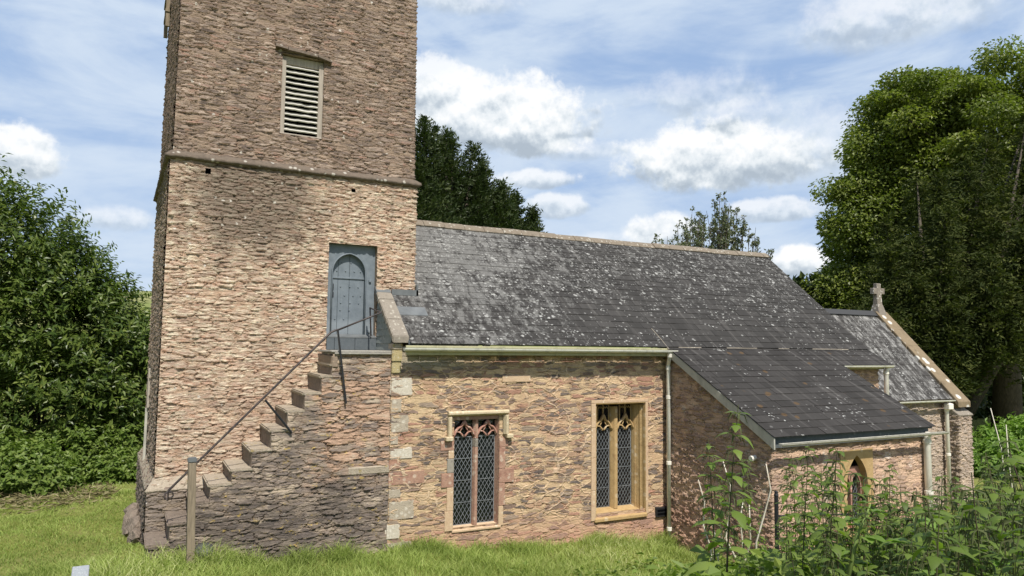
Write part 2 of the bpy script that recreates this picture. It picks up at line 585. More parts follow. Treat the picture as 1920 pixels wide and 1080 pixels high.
            pat = t.ss(t.noise(t.vm('ADD', st, (2, 8, 0)), 2.6, 6, .7), .58, .66)
            col = t.mix(t.mul(pat, .6), col, (.62, .56, .47))
            red = t.ss(t.add(z, t.mul(t.sub(nm, .5), .8)), .55, .0)
            col = t.mix(t.mul(red, .55), col, (.47, .27, .19))
        else:
            stone = t.ramp(r2, [(0, (.20, .165, .14)), (.4, (.32, .26, .21)), (.7, (.42, .35, .28)), (1, (.27, .21, .18))])
            mort = t.ramp(nm, [(.3, (.48, .37, .28)), (.7, (.60, .48, .36))])
            col = t.mix(t.mul(mask, .85), mort, stone)
        shadev = t.add(.30, t.add(t.mul(nf, .80), t.mul(ng, .60)))
        col = t.scalec(t.scalec(col, shadev), t.add(.66, t.mul(t.noise(t.vm('MULTIPLY', st, (1.6, 1.1, 0)), 1.0, 6, .7), .56)))
        # open joints painted dark for crevice dirt and crevice shade
        col = t.mix(t.mul(t.mul(t.ss(edge, .07, .0), t.ss(nm, .38, .62)), .55 if kind not in ('nave', 'tower') else (.25 if kind == 'nave' else .42)), col, (.05, .04, .032))
        d = t.n.new('ShaderNodeDisplacement')
        d.inputs['Midlevel'].default_value = 0.0
        d.inputs['Scale'].default_value = 1.0
        t.put(d.inputs['Height'], h)
        t.l.new(d.outputs[0], m.node_tree.nodes['Material Output'].inputs['Displacement'])
        return col
    m = mat(name, None, .93, .15, build=b)
    m.displacement_method = 'BOTH'
    return m


def stone_mat(name, c1, c2, c3=None, spot=(.62, .58, .50), amount=.55, scale=7.0, bump=.006):
    def b(t, bs, m):
        p = t.pos()
        n = t.noise(p, scale, 6, .65)
        n2 = t.noise(p, scale * 6, 5, .7)
        col = t.ramp(n, [(.3, c1), (.55, c2), (.75, c3 or c1)])
        v = t.vor(p, scale * 1.6, 'F1', '3D')
        s = t.n.new('ShaderNodeSeparateColor')
        t.l.new(v.outputs['Color'], s.inputs[0])
        sp = t.mul(t.ss(t.add(v.outputs['Distance'], t.mul(t.sub(n2, .5), .35)), .5, .3), t.m('GREATER_THAN', s.outputs[0], 1.0 - amount))
        col = t.mix(t.mul(sp, .8), col, spot)
        col = t.scalec(col, t.add(.72, t.mul(n2, .55)))
        t.put(bs.inputs['Normal'], t.bump(t.add(n2, n), bump, .9))
        return col
    return mat(name, None, .9, .2, build=b)


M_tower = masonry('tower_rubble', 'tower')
M_nave = masonry('nave_rubble', 'nave')
M_stair = masonry('stair_rubble', 'stair')
M_lean = masonry('leanto_rubble', 'lean')
M_chan = masonry('chancel_rubble', 'chancel')
M_butt = masonry('buttress_rubble', 'chancel')
M_string = stone_mat('string_course_stone', (.11, .088, .07), (.165, .13, .10), (.085, .07, .058), (.46, .43, .37), .16, 9, .012)
M_core = stone_mat('core_stone', (.34, .26, .19), (.26, .20, .15), (.40, .30, .22), (.3, .25, .2), .1, 8, .012)
M_riser = stone_mat('riser_stone', (.20, .16, .13), (.30, .24, .19), (.13, .105, .09), (.30, .25, .2), .12, 6, .05)
M_step = stone_mat('step_slate', (.33, .275, .21), (.43, .365, .28), (.25, .205, .16), (.36, .28, .13), .10, 9, .02)
M_granite = stone_mat('granite_quoin', (.36, .30, .23), (.46, .39, .30), (.28, .225, .165), (.62, .56, .46), .5, 9, .016)
M_white = stone_mat('pale_granite', (.52, .46, .37), (.60, .54, .44), (.42, .36, .28), (.70, .65, .56), .4, 14, .012)
M_redq = stone_mat('red_sandstone', (.30, .155, .115), (.40, .245, .175), (.25, .14, .108), (.55, .43, .33), .28, 8, .010)
M_tanq = stone_mat('tan_sandstone', (.50, .35, .22), (.56, .41, .27), (.44, .28, .19), (.66, .55, .40), .14, 12, .006)
M_hood = stone_mat('hood_mould_stone', (.48, .39, .25), (.58, .48, .32), (.38, .29, .18), (.66, .58, .44), .2, 12, .008)
M_ham = stone_mat('ochre_stone', (.37, .245, .11), (.46, .32, .155), (.29, .185, .085), (.54, .43, .28), .18, 6, .008)
M_trac = stone_mat('pale_red_tracery', (.42, .24, .18), (.36, .185, .14), (.54, .38, .29), (.68, .56, .45), .25, 16, .004)
M_cope = stone_mat('coping_granite', (.22, .19, .155), (.28, .245, .20), (.18, .155, .125), (.42, .385, .32), .22, 12, .012)
M_cope2 = stone_mat('chancel_coping_stone', (.18, .138, .088), (.235, .18, .115), (.14, .108, .072), (.70, .68, .62), .34, 3.2, .012)
M_crosss = stone_mat('cross_stone', (.27, .235, .195), (.21, .18, .15), (.34, .30, .25), (.62, .59, .53), .3, 9, .012)
M_yell = stone_mat('yellow_lichen_stone', (.40, .32, .15), (.47, .39, .22), (.33, .25, .10), (.54, .49, .37), .3, 20, .012)
M_ridge = stone_mat('ridge_tile', (.17, .14, .105), (.23, .19, .145), (.13, .108, .085), (.40, .37, .31), .3, 9, .012)
M_cement = stone_mat('cement_fillet', (.26, .235, .195), (.31, .28, .23), (.22, .195, .165), (.34, .31, .27), .1, 8, .006)
M_lead = mat('lead_flashing', None, .6, .4, build=lambda t, b, m: t.ramp(t.noise(t.pos(), 6, 4), [(.3, (.10, .108, .112)), (.7, (.16, .17, .172))]))
M_slatehung = stone_mat('hung_slate', (.22, .245, .235), (.26, .285, .27), (.19, .21, .205), (.34, .35, .32), .1, 10, .003)
M_sillslate = stone_mat('sill_slate', (.085, .10, .11), (.11, .125, .135), (.07, .085, .095), (.2, .22, .22), .06, 8, .003)
M_paving = stone_mat('landing_slate', (.27, .255, .225), (.33, .31, .27), (.22, .21, .185), (.38, .355, .30), .2, 10, .006)


def grey_paint(t, bs, m):
    p = t.pos()
    n = t.noise(p, 9, 5, .6)
    n2 = t.noise(p, 40, 4, .6)
    col = t.ramp(n, [(.3, (.135, .160, .182)), (.7, (.185, .213, .237))])
    px, py, pz = t.sep(p)
    worn = t.ss(t.add(pz, t.mul(t.sub(n, .5), .22)), 3.66, 3.56)
    col = t.mix(t.mul(worn, .7), col, (.245, .275, .295))
    drip = t.ss(t.noise(t.vm('MULTIPLY', p, (16, 16, 1.2)), 1.0, 5, .65), .55, .75)
    col = t.mix(t.mul(drip, .3), col, (.25, .275, .29))
    gr = t.noise(t.vm('MULTIPLY', p, (60, 60, 3)), 1.0, 5, .65)
    rust = t.ss(t.noise(t.vm('MULTIPLY', t.vm('ADD', p, (5, 2, 0)), (22, 22, 2.5)), 1.0, 5, .7), .62, .74)
    col = t.mix(t.mul(rust, .30), col, (.17, .13, .10))
    t.put(bs.inputs['Normal'], t.bump(t.add(t.add(n, t.mul(n2, .5)), gr), .005, .7))
    return col


M_door = mat('grey_door_paint', None, .55, .35, build=grey_paint)


def pvc(name, c):
    def b(t, bs, m):
        p = t.pos()
        n = t.noise(t.vm('MULTIPLY', p, (1, 1, .3)), 9, 5, .6)
        return t.mix(t.ss(n, .45, .72), c, tuple(k * .74 for k in c))
    return mat(name, None, .5, .35, build=b)


M_pipe = pvc('cream_pipe_paint', (.80, .76, .67))
M_gutter = pvc('cream_gutter_paint', (.70, .68, .60))
M_gutter2 = pvc('dull_gutter_paint', (.46, .44, .38))
M_fascia = pvc('fascia_paint', (.40, .38, .23))
M_barge = pvc('bargeboard_paint', (.46, .44, .38))
M_iron = mat('black_iron', (.018, .018, .02), .5, .4)
M_railiron = mat('weathered_iron', None, .5, .4, build=lambda t, b, m: t.ramp(t.noise(t.pos(), 12, 4), [(.35, (.03, .027, .028)), (.6, (.075, .055, .05)), (.8, (.12, .12, .125))]))
M_void = mat('dark_interior', (.004, .004, .005), 1, 0)
M_glass = mat('old_window_glass', None, .07, .6, build=lambda t, b, m: (t.put(b.inputs['Normal'], t.bump(t.noise(t.pos(), 14, 2), .02, .6)), (.008, .010, .011))[1])
M_came = mat('lead_came', None, .6, .4, build=lambda t, b, m: t.ramp(t.noise(t.pos(), 8, 3), [(.3, (.15, .16, .165)), (.7, (.25, .262, .268))]))


def wood(name, c1, c2, stretch=(14, 14, 1.2)):
    def b(t, bs, m):
        p = t.pos()
        n = t.noise(t.vm('MULTIPLY', p, stretch), 3.0, 6, .65, .5)
        t.put(bs.inputs['Normal'], t.bump(n, .006, .8))
        return t.ramp(n, [(.3, c1), (.65, c2)])
    return mat(name, None, .85, .2, build=b)


M_louvre = wood('bleached_louvre_wood', (.34, .32, .28), (.60, .57, .50), (1.5, 8, 14))
M_jamb = wood('grey_oak_jamb', (.28, .24, .20), (.42, .37, .31))
M_post = wood('weathered_post_wood', (.15, .12, .085), (.28, .225, .16))


def slate_mat(name, base, lich_amt, left_bias, moss=False, big=False):
    def b(t, bs, m):
        rnd = t.attr('rnd').outputs['Fac']
        p = t.pos()
        x, y, z = t.sep(p)
        n1 = t.noise(p, 1.1, 5, .6)
        n2 = t.noise(p, 28, 4, .7)
        # streaks along the fall of the roof
        ns = t.noise(t.vm('MULTIPLY', p, (9.0, .7, .7)), 1.0, 5, .6)
        col = t.ramp(rnd, [(0, tuple(k * .84 for k in base)), (.5, base), (.85, tuple(k * 1.10 for k in base)), (1, tuple(k * 1.22 for k in base))])
        col = t.scalec(col, t.add(.55, t.add(t.mul(ns, .6), t.mul(n2, .35))))
        grey = t.ss(ns, .55, .72)
        col = t.mix(t.mul(grey, .6), col, (.115, .108, .10))
        # lichen rosettes: two sizes
        q = t.vm('MULTIPLY', p, (1.0, 1.15, 1.15))
        q = t.vm('ADD', q, t.vm('SCALE', t.vm('SUBTRACT', t.noisec(p, 17, 3), (.5, .5, .5)), scale=.07))
        amt = t.add(lich_amt, t.mul(t.sub(n1, .5), .85))
        if left_bias:
            amt = t.add(amt, t.ss(x, 10.0, 5.0, 0, .20))
            amt = t.add(amt, t.ss(z, 3.3, 5.2, -.07, .15))
        sp = None
        for sc_, th, k in ((7.0, .36, .0), (13.0, .40, .10), (24.0, .42, .05)):
            v = t.vor(q, sc_, 'F1', '3D')
            s = t.n.new('ShaderNodeSeparateColor')
            t.l.new(v.outputs['Color'], s.inputs[0])
            on = t.m('GREATER_THAN', t.add(amt, k), s.outputs[0])
            r = t.mul(t.ss(t.add(v.outputs['Distance'], t.mul(t.sub(n2, .5), .30)), th, th - .14), on)
            r = t.mul(r, t.add(.25, t.mul(s.outputs[1], .65)))
            r = t.mul(r, t.ss(t.noise(p, 2.2, 5, .7), .36, .56, .25, 1.0))
            sp = r if sp is None else t.m('MAXIMUM', sp, r)
        col = t.mix(t.mul(sp, .9), col, (.46, .455, .43))
        if left_bias:
            pg = t.add(t.ss(x, 9.5, 5.0, -.06, .10), t.ss(z, 3.4, 5.2, -.05, .05))
            pt_ = t.ss(t.add(t.noise(t.vm('MULTIPLY', p, (6.0, 3.2, 3.2)), 1.0, 7, .78), pg), .50, .64)
            col = t.mix(t.mul(pt_, .42), col, (.27, .265, .25))
        if big:
            wh = t.mul(t.ss(t.noise(t.vm('MULTIPLY', p, (3, 1, 1)), 2.2, 6, .75), .44, .70), .75)
            col = t.mix(wh, col, (.40, .39, .37))
        if moss:
            v = t.vor(q, 5.0, 'F1', '3D')
            s = t.n.new('ShaderNodeSeparateColor')
            t.l.new(v.outputs['Color'], s.inputs[0])
            mo = t.mul(t.ss(t.add(v.outputs['Distance'], t.mul(t.sub(n2, .5), .3)), .36, .24), t.m('GREATER_THAN', s.outputs[2], .90))
            col = t.mix(t.mul(mo, .85), col, (.10, .065, .035))
        t.put(bs.inputs['Normal'], t.bump(t.add(t.mul(n2, .6), sp), .004, .6))
        return col
    return mat(name, None, .85, .10, build=b)


M_slate = slate_mat('nave_slate', (.046, .0435, .041), .05, True)
M_slate2 = slate_mat('leanto_slate', (.043, .040, .0375), -.05, False, moss=True)
M_slate3 = slate_mat('chancel_slate', (.055, .052, .049), .08, False, big=True)


def wall_mesh(name, us, zs, pf, material, parent, hole=None):
    us = np.asarray(us, float)
    zs = np.asarray(zs, float)
    U, Z = np.meshgrid(us, zs)
    P = pf(U, Z)
    n, k = len(us), len(zs)
    idx = np.arange(n * k).reshape(k, n)
    q = np.stack([idx[:-1, :-1], idx[:-1, 1:], idx[1:, 1:], idx[1:, :-1]], -1).reshape(-1, 4)
    uc = (U[:-1, :-1] + U[1:, 1:]).ravel() / 2
    zc = (Z[:-1, :-1] + Z[1:, 1:]).ravel() / 2
    if hole is not None:
        q = q[~hole(uc, zc)]
    V = np.stack([np.asarray(a, float).ravel() for a in P[:3]], -1)
    Zr = P[3] if len(P) > 3 else Z
    stt = np.stack([U.ravel(), np.asarray(Zr).ravel(), np.zeros(n * k)], -1)
    used = np.unique(q)
    mp = np.full(n * k, -1)
    mp[used] = np.arange(len(used))
    return np_mesh(name, V[used], mp[q], material, parent, True, {'st': ('POINT', stt[used])})


def lines(a, b, step, *fixed):
    """grid lines from a to b no coarser than step, passing through the fixed values"""
    ks = sorted(set([a, b] + [f for f in fixed if a < f < b]))
    out = []
    for i in range(len(ks) - 1):
        n = max(1, int(math.ceil((ks[i + 1] - ks[i]) / step)))
        out += list(np.linspace(ks[i], ks[i + 1], n, endpoint=False))
    return out + [b]


def rects(*rs):
    def f(u, z):
        m = np.zeros(len(u), bool)
        for (a, b, c, d) in rs:
            m |= (u > a) & (u < b) & (z > c) & (z < d)
        return m
    return f


# ------------------------------------------------------------------ ground
def sstep(x, a, b):
    t = np.clip((x - a) / (b - a), 0, 1)
    return t * t * (3 - 2 * t)


def gz(x, y):
    x = np.asarray(x, float)
    y = np.asarray(y, float)
    z = .27 - .082 * (np.clip(x, .3, 15) - .3)
    z = z + 1.65 * (1 - sstep(y, 2.5, 8.5))
    z = z + .05 * np.sin(x * 1.7 + .6) * np.sin(y * 1.3) + .03 * np.sin(x * 3.9) * np.sin(y * 4.3 + 1)
    z = z + .05 * sstep(y, 10.6, 11.2) * np.exp(-((x - 6.5) / 1.2) ** 2)
    return z


def grass_ground(t, bs, m):
    p = t.pos()
    n = t.noise(p, .8, 5, .6)
    n2 = t.noise(p, 26, 5, .7)
    col = t.ramp(n, [(.3, (.19, .22, .05)), (.5, (.25, .27, .07)), (.7, (.31, .30, .11))])
    col = t.scalec(col, t.add(.45, t.mul(n2, .9)))
    t.put(bs.inputs['Normal'], t.bump(n2, .05, 1))
    return col


M_ground = mat('turf', None, .95, .1, build=grass_ground)


def build_ground():
    xs = np.concatenate([np.linspace(-900, -40, 12)[:-1], np.linspace(-40, -9, 24)[:-1], np.linspace(-9, 16, 110)[:-1], np.linspace(16, 60, 30)[:-1], np.linspace(60, 900, 12)])
    ys = np.concatenate([np.linspace(-600, -20, 10)[:-1], np.linspace(-20, 0, 14)[:-1], np.linspace(0, 16, 80)[:-1], np.linspace(16, 60, 30)[:-1], np.linspace(60, 900, 14)])
    X, Y = np.meshgrid(xs, ys)
    Z = gz(X, Y)
    n, k = len(xs), len(ys)
    idx = np.arange(n * k).reshape(k, n)
    q = np.stack([idx[:-1, :-1], idx[:-1, 1:], idx[1:, 1:], idx[1:, :-1]], -1).reshape(-1, 4)
    o = np_mesh('ground', np.stack([X.ravel(), Y.ravel(), Z.ravel()], -1), q, M_ground, None, True)
    tag(o, kind='structure')


build_ground()


def build_hill():
    def fld(t, bs, m):
        n = t.noise(t.pos(), .02, 4)
        return t.ramp(n, [(.4, (.17, .20, .06)), (.6, (.22, .22, .09))])
    mm = mat('far_field', None, .95, .1, build=fld)
    az = np.linspace(R(-70), R(120), 120)
    rr = np.array([110, 150, 210, 270, 310, 420, 600])
    hh = np.array([-3, 4, 12, 19, 22.2, 18, 0])
    A, D = np.meshgrid(az, rr)
    H = np.repeat(hh[:, None], len(az), 1) * (1 + .06 * np.sin(A * 5) + .03 * np.sin(A * 17))
    H = H + 1.2 * (D > 150) * np.sin(A * 40) * .15
    n, k = len(az), len(rr)
    idx = np.arange(n * k).reshape(k, n)
    q = np.stack([idx[:-1, :-1], idx[1:, :-1], idx[1:, 1:], idx[:-1, 1:]], -1).reshape(-1, 4)
    o = np_mesh('hill', np.stack([(D * np.sin(A)).ravel(), (D * np.cos(A)).ravel(), H.ravel()], -1), q, mm, None, True)
    tag(o, kind='structure')


build_hill()

# ------------------------------------------------------------------ the church
CH = empty('church', (7.0, 11.24, -.1), 'old rubble stone church with square tower, slate roofs and an outside stair', 'church')
TX0, TX1, TY0, TY1 = .58, 4.55, 12.10, 16.06     # lower stage of the tower
NY = 11.24                                       # nave south wall
SLOPE = math.tan(R(39.7))


def roofz(y): return 3.25 + SLOPE * (y - 11.06)


RIDGE_Y, RIDGE_Z = 14.06, roofz(14.06)
LT = math.tan(R(28.9))
LY1, LZ1 = 10.93, 3.145


def leanz(y): return LZ1 + LT * (y - LY1) + .012


# tower -------------------------------------------------
def tower_off(z):
    return np.where(z < 1.07, .10, np.where(z < 1.22, .10 * (1.22 - z) / .15, np.where(z < 6.03, 0.0, -.035 - .006 * (z - 6))))


TW = TX1 - TX0
TD = TY1 - TY0


def tower_pf(U, Z):
    o = tower_off(Z)
    s1, s2, s3 = TW, TW + TD, 2 * TW + TD
    x = np.where(U <= s1, TX0 + U, np.where(U <= s2, TX1, np.where(U <= s3, TX1 - (U - s2), TX0)))
    y = np.where(U <= s1, TY0, np.where(U <= s2, TY0 + (U - s1), np.where(U <= s3, TY1, TY1 - (U - s3))))
    cx, cy = (TX0 + TX1) / 2, (TY0 + TY1) / 2
    x = cx + (x - cx) * (1 + 2 * o / TW)
    y = cy + (y - cy) * (1 + 2 * o / TD)
    return x, y, Z


DU0, DU1, DZ0, DZ1 = 3.03 - TX0, 3.86 - TX0, 3.11, 4.90
LU0, LU1, LZ0, LZT = 2.17 - TX0, 2.87 - TX0, 6.64, 7.98
us = lines(0, TW, .0135, DU0, DU1, LU0, LU1, .50, .58, 2.80, 2.87) + lines(TW, 2 * TW + TD, .10)[1:] + lines(2 * TW + TD, 2 * TW + 2 * TD, .022)[1:]
zs = lines(0.0, 10.6, .0135, 1.07, 1.22, 6.02, 6.04, DZ0, DZ1, LZ0, LZT, 5.82, 5.91, 5.79, 5.85)
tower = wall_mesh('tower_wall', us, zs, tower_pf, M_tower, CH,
                  rects((DU0, DU1, DZ0, DZ1), (LU0, LU1, LZ0, LZT), (.50, .58, 5.82, 5.91), (2.80, 2.87, 5.79, 5.85)))
# parapet and top, above the frame of the photo
m = MB()
m.box(TX0 + .3, TX1 - .3, TY0 + .3, TY1 - .3, 9.2, 9.4)
m.build('tower_roof', M_lead, CH)
for nm, bx in (('putlog_hole', (TX0 + .50, TX0 + .58, 5.82, 5.91)), ('putlog_hole', (TX0 + 2.80, TX0 + 2.87, 5.79, 5.85))):
    m = MB()
    m.box(bx[0] - .02, bx[1] + .02, TY0 + .05, TY0 + .14, bx[2] - .02, bx[3] + .02)
    m.build(nm, M_void, CH)

# string course: a moulded ring with chipped edges
prof = [(-.06, 6.16), (.00, 6.13), (.055, 6.075), (.075, 6.05), (.07, 6.025), (.03, 6.005), (-.05, 5.985)]


def ring(name, prof, x0, x1, y0, y1, material, step=.05, jit=.007, parent=CH):
    pts = []
    for a, b, c, d in ((x0, y0, x1, y0), (x1, y0, x1, y1), (x1, y1, x0, y1), (x0, y1, x0, y0)):
        L = math.hypot(c - a, d - b)
        n = int(L / step)
        for i in range(n):
            f = i / n
            pts.append((a + (c - a) * f, b + (d - b) * f))
    V, Fc = [], []
    k = len(prof)
    rr = random.Random(3)
    cx, cy = (x0 + x1) / 2, (y0 + y1) / 2
    for (px, py) in pts:
        for (o, z) in prof:
            oo = o + rr.uniform(-jit, jit)
            V.append((cx + (px - cx) * (1 + 2 * oo / (x1 - x0)), cy + (py - cy) * (1 + 2 * oo / (y1 - y0)), z + rr.uniform(-jit, jit)))
    n = len(pts)
    for i in range(n):
        for j in range(k - 1):
            a = i * k + j
            b = ((i + 1) % n) * k + j
            Fc.append((a, a + 1, b + 1, b))
    return np_mesh(name, V, Fc, material, parent, True)


ring('plinth_course', [(.005, 1.235), (.03, 1.20), (.105, 1.09), (.125, 1.065), (.12, 1.045), (.08, 1.03)], TX0, TX1, TY0, TY1, M_step, .09, .006)
ring('string_course', prof, TX0, TX1, TY0, TY1, M_string)


def reveal(m, x0, x1, z0, z1, y0, y1):
    m.quad((x0, y0, z0), (x0, y1, z0), (x0, y1, z1), (x0, y0, z1))
    m.quad((x1, y0, z0), (x1, y0, z1), (x1, y1, z1), (x1, y1, z0))
    m.quad((x0, y0, z1), (x0, y1, z1), (x1, y1, z1), (x1, y0, z1))
    m.quad((x0, y0, z0), (x1, y0, z0), (x1, y1, z0), (x0, y1, z0))


# belfry louvre -----------------------------------------
m = MB()
reveal(m, 2.165, 2.875, 6.635, 7.985, TY0 + .02, TY0 + .5)
lou = m.build('belfry_opening', M_core, CH)
m = MB()
m.box(2.16, 2.88, TY0 + .42, TY0 + .46, 6.6, 8.0)
m.build('dark_interior', M_void, lou)
for x in (2.17, 2.79):
    m = MB()
    m.box(x, x + .08, TY0 + .06, TY0 + .17, 6.64, 7.90)
    m.build('jamb', M_jamb, lou, bevel=.006)
m = MB()
m.box(2.17, 2.87, TY0 + .10, TY0 + .19, 7.84, 7.975)
m.build('head_beam', M_jamb, lou, bevel=.006)
m = MB()
m.box(2.17, 2.87, TY0 + .05, TY0 + .16, 6.62, 6.665)
m.build('sill', M_jamb, lou, bevel=.006)
rl = random.Random(5)
for i in range(13):
    z = 6.71 + i * .0885
    m = MB()
    n = 10
    ang = R(38 + rl.uniform(-4, 4))
    sag = rl.uniform(-.006, .004)
    tl = rl.uniform(-.006, .006)
    pts = []
    for k in range(n + 1):
        f = k / n
        x = 2.245 + (2.80 - 2.245) * f
        zc = z + sag * math.sin(f * math.pi) + tl * (f - .5) + rl.uniform(-.003, .003)
        c, s_ = math.cos(ang), math.sin(ang)
        L0, T0 = .10, .009
        w_ = rl.uniform(-.006, .002) if not (i in (4, 5) and k in (6, 7)) else .022
        y0 = TY0 + .075 + w_
        pts.append([(x, y0, zc), (x, y0 + L0 * c, zc + L0 * s_), (x, y0 + L0 * c - T0 * 2 * s_, zc + L0 * s_ + T0 * 2 * c), (x, y0 - T0 * 2 * s_, zc + T0 * 2 * c)])
    for k in range(n):
        m.hexa(pts[k] + pts[k + 1])
    me = m.build('louvre_slat', M_louvre, lou)
# hood stone above the louvre
m = MB()
pts = []
for (x, dz) in ((2.06, .06), (2.25, .035), (2.5, .02), (2.75, 0.0), (2.98, -.045)):
    pts.append([(x, TY0 - .045, 8.00 + dz), (x, TY0 + .1, 7.985 + dz), (x, TY0 + .1, 8.07 + dz), (x, TY0 - .03, 8.05 + dz)])
for k in range(4):
    m.hexa(pts[k] + pts[k + 1])
m.build('lintel', M_string, lou, jitter=.008)

# tower west side bits
m = MB()
m.box(.515, .60, 15.2, 15.9, 9.88, 9.94)
m.box(.53, .60, 15.82, 15.88, 9.3, 9.88)
m.box(.53, .60, 15.22, 15.28, 9.3, 9.88)
m.box(.52, .60, 15.2, 15.9, 9.58, 9.64)
m.build('west_louvre_frame', M_post, CH)
m = MB()
m.box(.52, .58, 14.55, 14.72, 2.05, 2.75)
m.build('conductor_cover', M_jamb, CH, bevel=.01)
m = MB()
m.box(.50, .54, 14.6, 14.66, 1.0, 2.05)
m.build('conductor_strip', M_barge, CH)

# the grey door ------------------------------------------
m = MB()
reveal(m, 3.025, 3.865, 3.10, 4.905, TY0 + .02, TY0 + .40)
door = m.build('tower_door', M_core, CH)
DY = TY0 + .10


def pointed_arch(cx, hw, zs_, zap, n=10):
    """left spring -> apex -> right spring; two-centred arch"""
    h = zap - zs_
    c = (h * h - hw * hw) / (2 * hw)   # centre offset beyond the far side
    r = hw + c
    out = []
    a1 = math.atan2(h, c)
    for i in range(n + 1):
        a = a1 * i / n
        out.append((cx + c - r * math.cos(a), zs_ + r * math.sin(a)))
    return out + [(2 * cx - x, z) for x, z in reversed(out[:-1])]


def arch_plate(m, x0, x1, z0, z1, arch, y0, y1, legs=True):
    """rectangular plate with an arched hole open at the bottom; front at y0"""
    half = len(arch) // 2
    ap = arch[half]
    fn = lambda a, b, d: (a, d, b)
    left = [(x0, z0), (x0, z1), (ap[0], z1), ap] + [arch[i] for i in range(half - 1, -1, -1)] + [(arch[0][0], z0)]
    right = [(x1, z0), (arch[-1][0], z0)] + [arch[i] for i in range(len(arch) - 1, half, -1)] + [ap, (ap[0], z1), (x1, z1)]
    for poly in (left, right):
        m.prism(poly, fn, y0, y1)


arch = pointed_arch(3.412, .288, 4.425, 4.752)
m = MB()
arch_plate(m, 3.03, 3.86, 3.37, 4.90, arch, DY, DY + .09)
m.build('frame', M_door, door)
# chamfer roll round the arch
m = MB()
path = [(arch[0][0], DY - .004, 3.38)] + [(x, DY - .004, z) for x, z in arch] + [(arch[-1][0], DY - .004, 3.38)]
m.tube(path, .014, 6)
m.build('arch_moulding', M_door, door, smooth=True)
for (a, b) in ((3.10, 3.243), (3.247, 3.437), (3.441, 3.73)):
    m = MB()
    m.box(a, b, DY + .075, DY + .10, 3.36, 4.80)
    m.build('board', M_door, door, bevel=.004)
rows = [4.62, 4.62, 4.47, 4.25, 4.10, 3.93, 3.78, 3.62]
xsr = [(3.30, 3.47), (3.33, 3.50), (3.22, 3.37, 3.53, 3.63), (3.30, 3.46, 3.60), (3.29, 3.45, 3.60), (3.36, 3.52, 3.65), (3.145, 3.30, 3.46, 3.61), (3.145, 3.30, 3.455)]
st_rows = [(4.60, (3.30, 3.46)), (4.455, (3.22, 3.37, 3.52, 3.63)), (4.19, (3.29, 3.45, 3.595)), (4.04, (3.36, 3.51, 3.64)), (3.915, (3.14, 3.30, 3.46, 3.61)), (3.79, (3.14, 3.295, 3.45)), (3.64, (3.21, 3.36))]
for z, xs_ in st_rows:
    for x in xs_:
        m = MB()
        m.ico((x, DY + .072, z), .013, 1)
        m.build('stud', M_door, door, smooth=True)
m = MB()
m.box(3.15, 3.71, DY + .058, DY + .074, 4.325, 4.352)
m.build('strap', M_door, door, bevel=.003)
for x, z in ((3.775, 4.30), (3.775, 3.44)):
    m = MB()
    m.box(x - .022, x + .022, DY - .03, DY - .002, z - .022, z + .022)
    m.build('hinge_pin', M_door, door, bevel=.005)
m = MB()
m.tube([(3.155, DY + .07, 4.24), (3.155, DY + .03, 4.22), (3.155, DY + .03, 4.13), (3.155, DY + .07, 4.10)], .009, 6)
m.box(3.135, 3.175, DY + .062, DY + .074, 4.01, 4.09)
m.build('handle', M_iron, door, smooth=False)
# slate threshold and jamb mortar
for (a, b) in ((3.03, 3.155), (3.16, 3.50), (3.505, 3.87)):
    m = MB()
    m.box(a, b, TY0 - .055, TY0 + .10, 3.125, 3.33)
    m.build('threshold_slate', M_sillslate, door, bevel=.004)
m = MB()
m.hexa([(3.03, TY0 - .06, 3.325), (3.87, TY0 - .06, 3.325), (3.87, TY0 + .10, 3.332), (3.03, TY0 + .10, 3.332), (3.03, TY0 - .06, 3.345), (3.87, TY0 - .06, 3.345), (3.87, TY0 + .10, 3.385), (3.03, TY0 + .10, 3.385)])
m.build('threshold_cap', M_lead, door)

# nave ---------------------------------------------------
NX0, NX1 = 3.87, 15.22
W1 = (4.98, 5.81, .24, 2.07)
W2 = (7.80, 8.94, .20, 2.18)


def nave_pf(U, Z):
    return NX0 + U, np.full_like(U, NY), Z


us = lines(0, 9.50 - NX0, .015, W1[0] - NX0, W1[1] - NX0, W2[0] - NX0, W2[1] - NX0)
zs = lines(-.8, 3.20, .0135, W1[2], W1[3], W2[2], W2[3])
wall_mesh('nave_wall', us, zs, nave_pf, M_nave, CH, rects((W1[0] - NX0, W1[1] - NX0, W1[2], W1[3]), (W2[0] - NX0, W2[1] - NX0, W2[2], W2[3])))
# remaining nave walls (east gable, north wall), coarse
m = MB()
m.prism([(11.3, -1), (16.8, -1), (16.8, 3.1), (14.06, RIDGE_Z - .1), (11.3, 3.1)], lambda a, b, d: (d, a, b), 15.05, 15.2)
m.build('gable_wall', M_core, CH)
m = MB()
m.box(4.6, 15.05, 16.6, 16.8, -1, 3.15)
m.build('north_wall', M_core, CH)
